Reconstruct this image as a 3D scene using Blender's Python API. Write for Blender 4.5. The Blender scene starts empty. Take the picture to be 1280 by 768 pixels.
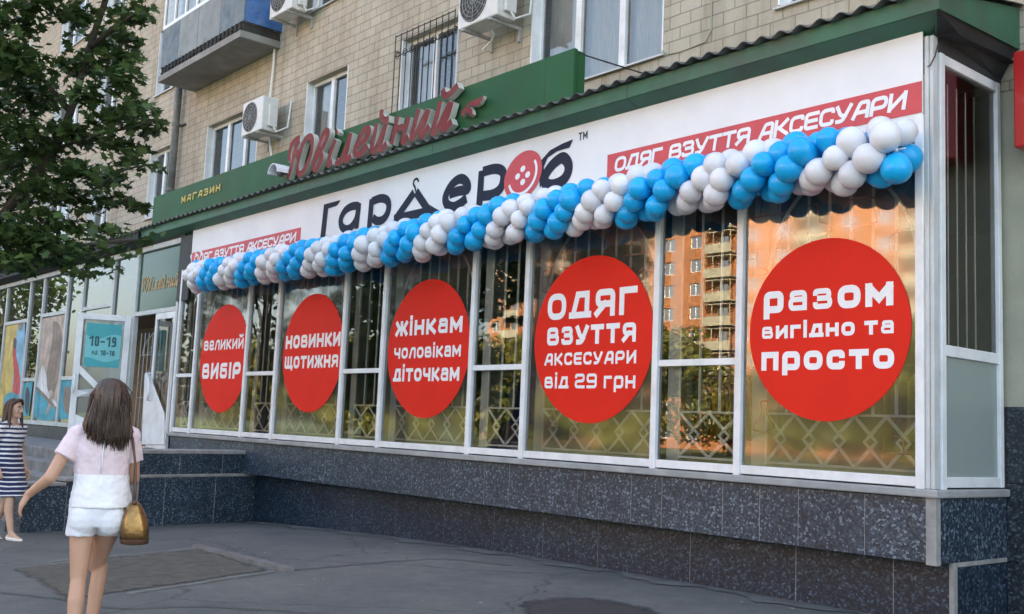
import bpy, bmesh, math, random
from mathutils import Vector, Matrix
random.seed(7)
rnd = random.uniform
# ------------------------------------------------------------------ scene, camera, light
S = bpy.context.scene
C = S.collection
CAM_Z = 1.58
FPX, YAW, PITCH, ROLL = 1311.3, math.radians(49.693), math.radians(6.609), math.radians(2.463)
fwd = Vector((-math.sin(YAW)*math.cos(PITCH), math.cos(YAW)*math.cos(PITCH), math.sin(PITCH)))
r0 = Vector((math.cos(YAW), math.sin(YAW), 0)); u0 = r0.cross(fwd)
RT = r0*math.cos(ROLL)+u0*math.sin(ROLL); UP = u0*math.cos(ROLL)-r0*math.sin(ROLL)
cam_d = bpy.data.cameras.new('camera'); cam = bpy.data.objects.new('camera', cam_d); C.objects.link(cam)
m = Matrix((RT, UP, -fwd)).transposed().to_4x4(); m.translation = (0, 0, CAM_Z); cam.matrix_world = m
cam_d.sensor_width = 36; cam_d.lens = 36*FPX/1280; cam_d.clip_start = .05; cam_d.clip_end = 3000
S.camera = cam
SUN_ELEV, SUN_AZ = math.radians(31), math.radians(28)      # from the +Y axis (behind the shop) towards +X
W = bpy.data.worlds.new('World'); S.world = W; W.use_nodes = True
wn = W.node_tree; wn.nodes.clear()
sky = wn.nodes.new('ShaderNodeTexSky'); sky.sky_type = 'NISHITA'; sky.sun_disc = False
sky.sun_elevation = SUN_ELEV; sky.sun_rotation = SUN_AZ; sky.dust_density = 4.0; sky.air_density = .75; sky.ozone_density = 0
bg = wn.nodes.new('ShaderNodeBackground'); bg.inputs[1].default_value = .15
wo = wn.nodes.new('ShaderNodeOutputWorld')
tint = wn.nodes.new('ShaderNodeMix'); tint.data_type = 'RGBA'; tint.blend_type = 'MULTIPLY'; tint.inputs[0].default_value = 1
tint.inputs[7].default_value = (1.07, 1.0, .865, 1)            # warm tint on the sky light, whiter than a clean blue sky
wn.links.new(sky.outputs[0], tint.inputs[6]); wn.links.new(tint.outputs[2], bg.inputs[0]); wn.links.new(bg.outputs[0], wo.inputs[0])
sd = bpy.data.lights.new('sun', 'SUN'); sd.energy = 4.6; sd.angle = math.radians(.5); sd.color = (1, .86, .68)
so = bpy.data.objects.new('sun', sd); C.objects.link(so)
sdir = Vector((math.sin(SUN_AZ)*math.cos(SUN_ELEV), math.cos(SUN_AZ)*math.cos(SUN_ELEV), math.sin(SUN_ELEV)))
so.rotation_euler = sdir.to_track_quat('Z', 'Y').to_euler(); so.location = (0, 0, 40)
S.view_settings.view_transform = 'Standard'; S.view_settings.look = 'None'
S.view_settings.exposure = 2.8; S.view_settings.gamma = 1; S.view_settings.use_curve_mapping = False
S.render.engine = 'CYCLES'
S.cycles.max_bounces = 8; S.cycles.transparent_max_bounces = 16
S.cycles.use_denoising = True; S.cycles.sample_clamp_indirect = 8

def ray(px, py): return RT*((px-640)/FPX)+UP*(-(py-384)/FPX)+fwd
def F(px, py, y=7.4):                     # photo point carried onto a wall plane at depth y
    r = ray(px, py); p = r*(y/r.y); return Vector((p.x, y, p.z+CAM_Z))
def atz(px, py, z):
    r = ray(px, py); t = (z-CAM_Z)/r.z; return Vector((r.x*t, r.y*t, z))

# ------------------------------------------------------------------ materials
def nodes(name):
    M = bpy.data.materials.new(name); M.use_nodes = True
    nt = M.node_tree; nt.nodes.clear()
    o = nt.nodes.new('ShaderNodeOutputMaterial')
    return M, nt, o
def N(nt, t, **k):
    n = nt.nodes.new(t)
    for a, b in k.items(): setattr(n, a, b)
    return n
def ramp(nt, src, stops):
    r = N(nt, 'ShaderNodeValToRGB'); e = r.color_ramp.elements
    while len(e) < len(stops): e.new(.5)
    for i, (p, c) in enumerate(stops):
        e[i].position = p; e[i].color = c if len(c) == 4 else (*c, 1)
    nt.links.new(src, r.inputs[0]); return r.outputs[0]
def mix(nt, a, b, f, mode='MIX'):
    n = N(nt, 'ShaderNodeMix', data_type='RGBA', blend_type=mode)
    for i, v in ((0, f), (6, a), (7, b)):
        if hasattr(v, 'links'): nt.links.new(v, n.inputs[i])
        elif i == 0: n.inputs[0].default_value = v
        else: n.inputs[i].default_value = (*v, 1) if len(v) == 3 else v
    return n.outputs[2]
def coord(nt, scale=(1, 1, 1)):
    t = N(nt, 'ShaderNodeTexCoord'); mp = N(nt, 'ShaderNodeMapping')
    mp.inputs['Scale'].default_value = scale
    nt.links.new(t.outputs['Object'], mp.inputs[0]); return mp.outputs[0]
def noise(nt, vec, scale, detail=4, rough=.55):
    n = N(nt, 'ShaderNodeTexNoise'); n.inputs['Scale'].default_value = scale
    n.inputs['Detail'].default_value = detail; n.inputs['Roughness'].default_value = rough
    if vec: nt.links.new(vec, n.inputs['Vector'])
    return n.outputs[0]
def mat(name, col, rough=.6, var=.12, vs=6, metal=0, bump=0, bs=60, coat=0, spec=.5, grime=None, gs=1.2, stretch=(1, 1, 1)):
    M, nt, o = nodes(name); b = N(nt, 'ShaderNodeBsdfPrincipled')
    v = coord(nt, stretch)
    c = tuple(col)
    lo = tuple(max(0, x*(1-var)) for x in c); hi = tuple(min(1, x*(1+var)) for x in c)
    out = ramp(nt, noise(nt, v, vs, 5), [(.3, lo), (.7, hi)])
    if grime:
        g = ramp(nt, noise(nt, coord(nt), gs, 6, .65), [(.45, (0, 0, 0)), (.72, (1, 1, 1))])
        gm = N(nt, 'ShaderNodeMath', operation='MULTIPLY'); nt.links.new(g, gm.inputs[0]); gm.inputs[1].default_value = grime[3] if len(grime) > 3 else .5
        out = mix(nt, out, grime[:3], gm.outputs[0])
    nt.links.new(out, b.inputs['Base Color'])
    b.inputs['Roughness'].default_value = rough; b.inputs['Metallic'].default_value = metal
    b.inputs['Coat Weight'].default_value = coat; b.inputs['Specular IOR Level'].default_value = spec
    if bump:
        bn = N(nt, 'ShaderNodeBump'); bn.inputs['Strength'].default_value = bump; bn.inputs['Distance'].default_value = .01
        nt.links.new(noise(nt, v, bs, 3), bn.inputs['Height']); nt.links.new(bn.outputs[0], b.inputs['Normal'])
    nt.links.new(b.outputs[0], o.inputs[0]); return M
def glass_mat(name, ior=1.9, tint=(.9, .93, .92), rough=.0, body=None, wob=0):
    M, nt, o = nodes(name)
    fr = N(nt, 'ShaderNodeFresnel'); fr.inputs[0].default_value = ior
    t = N(nt, 'ShaderNodeBsdfTransparent'); t.inputs[0].default_value = (*tint, 1)
    g = N(nt, 'ShaderNodeBsdfGlossy'); g.inputs['Roughness'].default_value = rough
    if wob:
        bn = N(nt, 'ShaderNodeBump'); bn.inputs['Strength'].default_value = wob; bn.inputs['Distance'].default_value = .02
        nt.links.new(noise(nt, coord(nt), 1.3, 2), bn.inputs['Height'])
        nt.links.new(bn.outputs[0], g.inputs['Normal'])
    base = t.outputs[0]
    if body:
        d = N(nt, 'ShaderNodeBsdfDiffuse'); d.inputs[0].default_value = (*body[:3], 1)
        mx0 = N(nt, 'ShaderNodeMixShader'); mx0.inputs[0].default_value = body[3]
        nt.links.new(base, mx0.inputs[1]); nt.links.new(d.outputs[0], mx0.inputs[2]); base = mx0.outputs[0]
    mx = N(nt, 'ShaderNodeMixShader'); nt.links.new(fr.outputs[0], mx.inputs[0])
    nt.links.new(base, mx.inputs[1]); nt.links.new(g.outputs[0], mx.inputs[2])
    nt.links.new(mx.outputs[0], o.inputs[0]); return M
def brick_mat(name, c1, c2, mortar, bw, bh, gap, dirt=.5, yaxis=False):
    M, nt, o = nodes(name); b = N(nt, 'ShaderNodeBsdfPrincipled')
    t = N(nt, 'ShaderNodeTexCoord'); s = N(nt, 'ShaderNodeSeparateXYZ'); cb = N(nt, 'ShaderNodeCombineXYZ')
    nt.links.new(t.outputs['Object'], s.inputs[0]); nt.links.new(s.outputs[1 if yaxis else 0], cb.inputs[0]); nt.links.new(s.outputs[2], cb.inputs[1])
    wob = N(nt, 'ShaderNodeVectorMath', operation='MULTIPLY_ADD')
    nz = N(nt, 'ShaderNodeTexNoise'); nz.inputs['Scale'].default_value = 1.7; nz.inputs['Detail'].default_value = 2
    nt.links.new(t.outputs['Object'], nz.inputs[0])
    nt.links.new(nz.outputs[1], wob.inputs[0]); wob.inputs[1].default_value = (.02, .02, 0); nt.links.new(cb.outputs[0], wob.inputs[2])
    br = N(nt, 'ShaderNodeTexBrick'); br.inputs['Scale'].default_value = 1
    br.inputs['Brick Width'].default_value = bw; br.inputs['Row Height'].default_value = bh
    br.inputs['Mortar Size'].default_value = gap; br.inputs['Mortar Smooth'].default_value = .25; br.inputs['Bias'].default_value = 0
    br.inputs['Color1'].default_value = (*c1, 1); br.inputs['Color2'].default_value = (*c2, 1); br.inputs['Mortar'].default_value = (*mortar, 1)
    nt.links.new(wob.outputs[0], br.inputs['Vector'])
    v = coord(nt)
    st = ramp(nt, noise(nt, v, .55, 7, .65), [(.34, (.50, .46, .40)), (.5, (.85, .83, .78)), (.62, (1, 1, 1))])
    drip = ramp(nt, noise(nt, coord(nt, (2.2, 2.2, .16)), 1.6, 6, .7), [(.34, (.60, .56, .50)), (.5, (.95, .94, .92)), (.6, (1, 1, 1))])
    fine = ramp(nt, noise(nt, v, 45, 3), [(.3, (.86, .86, .86)), (.7, (1, 1, 1))])
    c = mix(nt, br.outputs[0], st, dirt, 'MULTIPLY'); c = mix(nt, c, drip, dirt*1.3 if dirt < .6 else .6, 'MULTIPLY'); c = mix(nt, c, fine, .8, 'MULTIPLY')
    nt.links.new(c, b.inputs['Base Color']); b.inputs['Roughness'].default_value = .85
    bn = N(nt, 'ShaderNodeBump'); bn.inputs['Strength'].default_value = .6; bn.inputs['Distance'].default_value = .008
    inv = N(nt, 'ShaderNodeMath', operation='MULTIPLY_ADD'); nt.links.new(br.outputs[1], inv.inputs[0]); inv.inputs[1].default_value = -1
    nt.links.new(noise(nt, v, 60, 3), inv.inputs[2])
    nt.links.new(inv.outputs[0], bn.inputs['Height']); nt.links.new(bn.outputs[0], b.inputs['Normal'])
    nt.links.new(b.outputs[0], o.inputs[0]); return M
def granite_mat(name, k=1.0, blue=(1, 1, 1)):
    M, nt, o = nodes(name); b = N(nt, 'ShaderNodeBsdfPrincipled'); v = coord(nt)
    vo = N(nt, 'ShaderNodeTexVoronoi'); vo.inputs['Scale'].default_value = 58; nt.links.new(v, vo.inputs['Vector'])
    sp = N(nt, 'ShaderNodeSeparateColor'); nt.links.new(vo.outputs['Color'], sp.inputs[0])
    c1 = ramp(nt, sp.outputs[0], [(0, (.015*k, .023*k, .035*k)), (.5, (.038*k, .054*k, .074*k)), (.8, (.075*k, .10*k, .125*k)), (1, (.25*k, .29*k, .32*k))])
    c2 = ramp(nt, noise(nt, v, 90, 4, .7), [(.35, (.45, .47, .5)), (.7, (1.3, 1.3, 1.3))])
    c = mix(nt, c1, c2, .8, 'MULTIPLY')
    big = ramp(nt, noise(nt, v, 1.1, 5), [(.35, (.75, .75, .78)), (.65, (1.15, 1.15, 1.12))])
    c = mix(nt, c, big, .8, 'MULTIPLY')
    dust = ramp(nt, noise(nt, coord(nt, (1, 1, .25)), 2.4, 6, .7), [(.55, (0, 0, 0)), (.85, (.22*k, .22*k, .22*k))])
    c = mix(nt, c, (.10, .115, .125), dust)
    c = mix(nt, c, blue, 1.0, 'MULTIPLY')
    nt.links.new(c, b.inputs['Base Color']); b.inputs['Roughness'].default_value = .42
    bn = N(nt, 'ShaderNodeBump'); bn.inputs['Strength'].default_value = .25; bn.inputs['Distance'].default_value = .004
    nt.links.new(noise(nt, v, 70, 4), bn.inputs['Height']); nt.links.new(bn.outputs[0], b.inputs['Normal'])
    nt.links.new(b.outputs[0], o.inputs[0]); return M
def asphalt_mat():
    M, nt, o = nodes('asphalt'); b = N(nt, 'ShaderNodeBsdfPrincipled'); v = coord(nt)
    c = ramp(nt, noise(nt, v, 160, 3, .7), [(.3, (.076, .078, .076)), (.55, (.134, .137, .133)), (.72, (.235, .235, .225))])
    big = ramp(nt, noise(nt, v, .5, 6, .6), [(.30, (.62, .65, .68)), (.5, (.95, .96, .95)), (.70, (1.32, 1.28, 1.18))])
    c = mix(nt, c, big, .9, 'MULTIPLY')
    bl = ramp(nt, noise(nt, v, 5.5, 5, .7), [(.4, (.82, .82, .82)), (.65, (1.08, 1.08, 1.06))]); c = mix(nt, c, bl, .8, 'MULTIPLY')
    cr = N(nt, 'ShaderNodeTexVoronoi', feature='DISTANCE_TO_EDGE'); cr.inputs['Scale'].default_value = .42
    wv = N(nt, 'ShaderNodeVectorMath', operation='MULTIPLY_ADD'); nz = N(nt, 'ShaderNodeTexNoise'); nz.inputs['Scale'].default_value = 2.2; nz.inputs['Detail'].default_value = 6
    nt.links.new(v, nz.inputs[0]); nt.links.new(nz.outputs[1], wv.inputs[0]); wv.inputs[1].default_value = (.5, .5, 0); nt.links.new(v, wv.inputs[2]); nt.links.new(wv.outputs[0], cr.inputs[0])
    ck = ramp(nt, cr.outputs[0], [(0, (.35, .35, .35)), (.008, (1, 1, 1))]); c = mix(nt, c, ck, .8, 'MULTIPLY')
    nt.links.new(c, b.inputs['Base Color']); b.inputs['Roughness'].default_value = .8
    bn = N(nt, 'ShaderNodeBump'); bn.inputs['Strength'].default_value = .5; bn.inputs['Distance'].default_value = .004
    nt.links.new(noise(nt, v, 140, 3), bn.inputs['Height']); nt.links.new(bn.outputs[0], b.inputs['Normal'])
    nt.links.new(b.outputs[0], o.inputs[0]); return M
def leaf_mat(name, a, b_, tr=.35):
    M, nt, o = nodes(name); v = coord(nt)
    oi = N(nt, 'ShaderNodeNewGeometry')
    c = ramp(nt, oi.outputs['Random Per Island'], [(0, a), (1, b_)])
    d = N(nt, 'ShaderNodeBsdfPrincipled'); d.inputs['Roughness'].default_value = .5; nt.links.new(c, d.inputs['Base Color'])
    t = N(nt, 'ShaderNodeBsdfTranslucent'); nt.links.new(c, t.inputs[0])
    mx = N(nt, 'ShaderNodeMixShader'); mx.inputs[0].default_value = tr
    nt.links.new(d.outputs[0], mx.inputs[1]); nt.links.new(t.outputs[0], mx.inputs[2]); nt.links.new(mx.outputs[0], o.inputs[0]); return M
def balloon_mat(name, col):
    M, nt, o = nodes(name); b = N(nt, 'ShaderNodeBsdfPrincipled')
    oi = N(nt, 'ShaderNodeObjectInfo')
    c = ramp(nt, oi.outputs['Random'], [(0, tuple(x*.86 for x in col)), (1, col)])
    nt.links.new(c, b.inputs['Base Color']); b.inputs['Roughness'].default_value = .28; b.inputs['Specular IOR Level'].default_value = .45
    b.inputs['Subsurface Weight'].default_value = .25; b.inputs['Subsurface Radius'].default_value = (.05, .05, .05)
    nt.links.new(b.outputs[0], o.inputs[0]); return M

A = {}
A['brick'] = brick_mat('silicate brick', (.56, .51, .42), (.49, .445, .365), (.32, .285, .235), .30, .145, .008)
A['asphalt'] = asphalt_mat()
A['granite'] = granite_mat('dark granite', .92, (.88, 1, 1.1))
A['granite_low'] = granite_mat('shaded low granite', .5, (.74, .98, 1.25))  # recess shade, and a blue countering warm bounce, put into the colour
A['granite_dark'] = granite_mat('smooth dark plinth', .45)
A['cement'] = mat('cement', (.30, .30, .29), .9, .2, 9, bump=.4, bs=50, grime=(.12, .12, .12, .6))
A['ledge'] = mat('cement ledge', (.34, .35, .35), .85, .15, 5, bump=.3, grime=(.17, .17, .17, .6))
A['upvc'] = mat('white plastic frame', (.78, .80, .82), .4, .05, 4, grime=(.42, .42, .39, .45), gs=2.6, bump=.05, bs=8)
A['upvc_grey'] = mat('greyed plastic frame', (.55, .57, .57), .45, .1, 3, grime=(.35, .36, .34, .5), gs=2)
A['glass'] = glass_mat('shop glass', 2.0, (.92, .94, .93), wob=.012)
A['glass_film'] = glass_mat('filmed shop glass', 2.6, (.94, .95, .94), .055, body=(.50, .47, .43, .06), wob=.01)
A['glass_up'] = glass_mat('flat glass', 2.0, (.8, .84, .86), wob=.03)
A['frost'] = glass_mat('frosted panel', 1.5, (.5, .55, .53), .25, body=(.33, .39, .37, .85))
A['greenfilm'] = glass_mat('green tinted panel', 1.3, (.3, .4, .36), .12, body=(.025, .085, .06, .9))
A['banner'] = mat('banner vinyl', (.80, .80, .81), .5, .025, 2.5, bump=.06, bs=3, grime=(.62, .61, .57, .4), gs=.9)
A['navy'] = mat('navy print', (.022, .028, .048), .7, .05, spec=.2)
A['redprint'] = mat('red print', (.58, .06, .075), .5, .06)
A['redvinyl'] = mat('red vinyl', (.70, .020, .007), .6, .05, 2, spec=.2)
A['white'] = mat('white vinyl', (.82, .82, .84), .5, .02)
A['green'] = mat('green sheet metal', (.018, .095, .034), .6, .14, 1.6, grime=(.045, .085, .035, .6), gs=.9, spec=.25)
A['fascia'] = mat('green painted fascia', (.03, .125, .07), .55, .16, 3, grime=(.05, .065, .05, .85), gs=1.9, bump=.15, bs=6)
A['soffit'] = mat('dark soffit boards', (.03, .033, .036), .8, .25, 4)
A['roof'] = mat('weathered corrugated sheet', (.085, .09, .08), .8, .35, 5, grime=(.2, .19, .17, .5))
A['letter_red'] = mat('faded red letter face', (.20, .032, .032), .65, .25, 7, grime=(.26, .10, .085, .6), gs=4, spec=.2)
A['letter_side'] = mat('letter side white', (.54, .55, .50), .5, .1, 6, grime=(.4, .4, .35, .5))
A['yellow'] = mat('yellow letter', (.62, .47, .12), .5, .1)
A['gold'] = mat('gold script', (.42, .27, .10), .5, .1)
A['slab'] = mat('concrete slab', (.29, .285, .27), .9, .18, 3, bump=.4, grime=(.14, .135, .12, .6))
A['bluepaint'] = mat('faded blue paint', (.12, .165, .205), .75, .3, 5, bump=.2, grime=(.25, .26, .25, .7), gs=3)
A['bluebright'] = mat('bright blue paint', (.05, .15, .40), .7, .25, 7, bump=.2, grime=(.25, .3, .38, .4), gs=5)
A['greypaint'] = mat('worn grey paint', (.25, .28, .29), .75, .25, 6, bump=.2, grime=(.12, .13, .13, .5), gs=3)
A['ac'] = mat('air conditioner plastic', (.68, .68, .66), .45, .05, 4, grime=(.4, .4, .37, .5), gs=4)
A['dark'] = mat('dark plastic', (.03, .03, .032), .6, .2)
A['iron'] = mat('painted iron', (.36, .36, .35), .55, .15, 20)
A['iron_black'] = mat('rusty black iron', (.035, .032, .03), .7, .3, 20)
A['grille'] = mat('white painted grille', (.84, .83, .80), .5, .1, 10)
A['pipe'] = mat('zinc drainpipe', (.16, .165, .16), .6, .3, 6, metal=.3)
A['cable'] = mat('white conduit', (.72, .72, .69), .5, .05)
A['plaster'] = mat('beige plaster', (.40, .39, .30), .9, .1, 3, bump=.3, bs=30, grime=(.3, .29, .22, .5))
A['interior'] = mat('interior wall', (.33, .31, .27), .8, .05)
A['intfloor'] = mat('interior floor', (.2, .17, .13), .5, .1)
A['curtain'] = mat('lace curtain', (.62, .64, .66), .9, .15, 14, stretch=(6, 1, .3))
A['redlight'] = mat('red sign plastic', (.52, .02, .02), .3, .05, coat=.3)
A['bark'] = mat('bark', (.045, .038, .03), .9, .35, 14, bump=.8, bs=25)
A['leaf_dark'] = leaf_mat('maple leaves', (.022, .055, .016), (.10, .165, .05))
A['leaf_lit'] = leaf_mat('sunlit yellow leaves', (.10, .125, .015), (.24, .23, .04))  # sunlit yellow put into the leaf colour of the far trees
A['orange'] = brick_mat('orange brick', (.50, .20, .07), (.44, .17, .06), (.35, .2, .1), .25, .08, .01, .25)
A['bl'] = balloon_mat('blue balloon', (.008, .46, .93))
A['wh'] = balloon_mat('white balloon', (.80, .81, .86))
A['soil'] = mat('trodden soil', (.085, .078, .066), .95, .3, 9, bump=.7, bs=40, grime=(.14, .13, .10, .6), gs=6)
A['grass'] = mat('grass', (.06, .09, .03), .95, .4, 30, bump=.8, bs=60)
A['kerb'] = mat('kerb stone', (.17, .17, .165), .9, .2, 9, bump=.4, grime=(.09, .09, .09, .5), gs=4)
A['stair'] = mat('worn stair concrete', (.20, .205, .205), .9, .22, 5, bump=.4, grime=(.10, .105, .11, .6), gs=3)
A['dark_asphalt'] = mat('dark asphalt', (.045, .045, .045), .6, .3, 20, bump=.4, bs=120)
A['teal'] = mat('teal poster', (.05, .36, .40), .5, .06)
A['tealdark'] = mat('dark teal ink', (.015, .09, .11), .5, .05)
A['teallight'] = mat('light teal poster', (.17, .52, .55), .5, .05)

# ------------------------------------------------------------------ mesh building
class MB:
    def __init__(s): s.v = []; s.f = []; s.m = []
    def add(s, vs, fs, mi=0):
        n = len(s.v); s.v += [tuple(v) for v in vs]
        s.f += [tuple(i+n for i in f) for f in fs]; s.m += [mi]*len(fs); return s
    def box(s, x0, x1, y0, y1, z0, z1, mi=0):
        return s.add([(x, y, z) for x in (x0, x1) for y in (y0, y1) for z in (z0, z1)],
                     [(0, 1, 3, 2), (4, 6, 7, 5), (0, 4, 5, 1), (2, 3, 7, 6), (0, 2, 6, 4), (1, 5, 7, 3)], mi)
    def quad(s, a, b, c, d, mi=0): return s.add([a, b, c, d], [(0, 1, 2, 3)], mi)
    def prism(s, poly, off, mi=0, side=None):
        n = len(poly); off = Vector(off); a = [Vector(p) for p in poly]; b = [p+off for p in a]
        s.add(a+b, [tuple(range(n)), tuple(range(2*n-1, n-1, -1))], mi)
        k = len(s.v)-2*n
        s.f += [(k+i, k+n+i, k+n+(i+1) % n, k+(i+1) % n) for i in range(n)]; s.m += [mi if side is None else side]*n
        return s
    def tube(s, pts, r, n=8, mi=0, cap=True):
        pts = [Vector(p) for p in pts]; k0 = len(s.v); R = r if isinstance(r, (list, tuple)) else [r]*len(pts)
        prev = None; vs = []
        for i, p in enumerate(pts):
            t = (pts[min(i+1, len(pts)-1)]-pts[max(i-1, 0)]).normalized()
            a = prev if prev else (Vector((0, 0, 1)) if abs(t.z) < .9 else Vector((1, 0, 0)))
            a = (a-t*a.dot(t)); a = a.normalized() if a.length > 1e-6 else t.orthogonal().normalized(); b = t.cross(a); prev = a
            vs += [p+(a*math.cos(q)+b*math.sin(q))*R[i] for q in [2*math.pi*j/n for j in range(n)]]
        fs = [(i*n+j, i*n+(j+1) % n, (i+1)*n+(j+1) % n, (i+1)*n+j) for i in range(len(pts)-1) for j in range(n)]
        if cap: fs += [tuple(range(n-1, -1, -1)), tuple((len(pts)-1)*n+j for j in range(n))]
        return s.add(vs, fs, mi)
    def loft(s, rings, n=24, mi=0, cap=True, fn=None):   # rings (cx,cy,z,rx,ry)
        vs = []
        for i, (cx, cy, z, rx, ry) in enumerate(rings):
            for j in range(n):
                q = 2*math.pi*j/n; k = fn(i, q) if fn else 1
                vs.append((cx+rx*k*math.cos(q), cy+ry*k*math.sin(q), z))
        fs = [(i*n+j, i*n+(j+1) % n, (i+1)*n+(j+1) % n, (i+1)*n+j) for i in range(len(rings)-1) for j in range(n)]
        if cap: fs += [tuple(range(n-1, -1, -1)), tuple((len(rings)-1)*n+j for j in range(n))]
        return s.add(vs, fs, mi)
    def ball(s, c, r, n=12, mi=0):
        r = r if isinstance(r, (tuple, list)) else (r, r, r); c = Vector(c); h = n//2
        vs = [(c.x, c.y, c.z-r[2])]+[(c.x+r[0]*math.sin(a)*math.cos(b), c.y+r[1]*math.sin(a)*math.sin(b), c.z-r[2]*math.cos(a)) for a in [math.pi*i/h for i in range(1, h)] for b in [2*math.pi*j/n for j in range(n)]]+[(c.x, c.y, c.z+r[2])]
        fs = [(0, 1+(j+1) % n, 1+j) for j in range(n)]
        for i in range(h-2): fs += [(1+i*n+j, 1+i*n+(j+1) % n, 1+(i+1)*n+(j+1) % n, 1+(i+1)*n+j) for j in range(n)]
        k = 1+(h-2)*n; fs += [(k+j, k+(j+1) % n, len(vs)-1) for j in range(n)]
        return s.add(vs, fs, mi)
def root_loc(p):
    while p.parent: p = p.parent
    return Matrix.LocRotScale(p.location, p.rotation_euler, None)
def mesh_of(name, mb, mats, smooth=False):
    me = bpy.data.meshes.new(name); me.from_pydata(mb.v, [], mb.f)
    for M in (mats if isinstance(mats, (list, tuple)) else [mats]): me.materials.append(M)
    me.polygons.foreach_set('material_index', mb.m)
    if smooth: me.polygons.foreach_set('use_smooth', [True]*len(mb.f))
    me.update(); return me
def obj(name, mb, mats, parent=None, smooth=False, local=False, bevel=0, label=None):
    if parent and not local:
        inv = root_loc(parent).inverted(); mb.v = [tuple(inv @ Vector(v)) for v in mb.v]
    o = bpy.data.objects.new(name, mesh_of(name, mb, mats, smooth)); C.objects.link(o); o.parent = parent
    if bevel:
        b = o.modifiers.new('bevel', 'BEVEL'); b.width = bevel; b.segments = 2; b.limit_method = 'ANGLE'
    if label: o['label'] = label
    return o
def tag(o, label, cat, group=None):
    o['label'] = label; o['category'] = cat
    if group: o['group'] = group
    return o
def thing(name, label, cat, loc=(0, 0, 0), rz=0, group=None):
    o = bpy.data.objects.new(name, None); C.objects.link(o); o.location = loc; o.rotation_euler = (0, 0, rz)
    o.empty_display_size = .2
    return tag(o, label, cat, group)
def struct(name, mb, M, smooth=False):
    o = obj(name, mb, M, None, smooth); o['kind'] = 'structure'; return o
def merge_pts(mb):                    # weld for subdivision-free smooth shading
    return mb

# ------------------------------------------------------------------ lettering
def fillet(pts, r, closed=False, seg=4):
    pts = [Vector(p) for p in pts]; n = len(pts); out = []
    for i, p in enumerate(pts):
        if not closed and i in (0, n-1): out.append(p); continue
        a = pts[i-1]-p; b = pts[(i+1) % n]-p
        d = min(r, a.length*.49, b.length*.49)
        if d < 1e-5: out.append(p); continue
        s, e = p+a.normalized()*d, p+b.normalized()*d
        for k in range(seg+1):
            t = k/seg; out.append(s*(1-t)**2+p*2*t*(1-t)+e*t*t)
    return out
def ribbon(pts, t, closed=False):     # 2D centre line -> (left points, right points)
    n = len(pts); L, R = [], []
    for i in range(n):
        a = pts[i-1] if (i > 0 or closed) else pts[i]; b = pts[(i+1) % n] if (i < n-1 or closed) else pts[i]
        d1 = (pts[i]-a); d2 = (b-pts[i])
        if d1.length < 1e-7: d1 = d2
        if d2.length < 1e-7: d2 = d1
        d1 = d1.normalized(); d2 = d2.normalized(); tg = d1+d2
        tg = tg.normalized() if tg.length > 1e-4 else d1
        nn = Vector((-tg.y, tg.x)); c = max(.55, nn.dot(Vector((-d1.y, d1.x))))
        L.append(pts[i]+nn*(t/2/c)); R.append(pts[i]-nn*(t/2/c))
    return L, R
def put_ribbon(mb, pts, t, place, depth=0, lift=0, closed=False):
    L, R = ribbon(pts, t, closed); n = len(pts); m_ = n if closed else n-1
    a = [place(p.x, p.y, depth+lift+.00025*i/n) for i, p in enumerate(L)]+[place(p.x, p.y, depth+lift+.00025*i/n) for i, p in enumerate(R)]
    fs = [(i, n+i, n+(i+1) % n, (i+1) % n) for i in range(m_)]
    mb.add(a, fs, 0)
    if depth:
        b = [place(p.x, p.y, 0) for p in L]+[place(p.x, p.y, 0) for p in R]
        k = len(mb.v); mb.add(a+b, [(i, (i+1) % n, 2*n+(i+1) % n, 2*n+i) for i in range(m_)]+[(n+(i+1) % n, n+i, 3*n+i, 3*n+(i+1) % n) for i in range(m_)]+([] if closed else [(0, 2*n, 3*n, n), (n-1, 2*n-1, 4*n-1, 3*n-1)]), 1)
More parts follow.
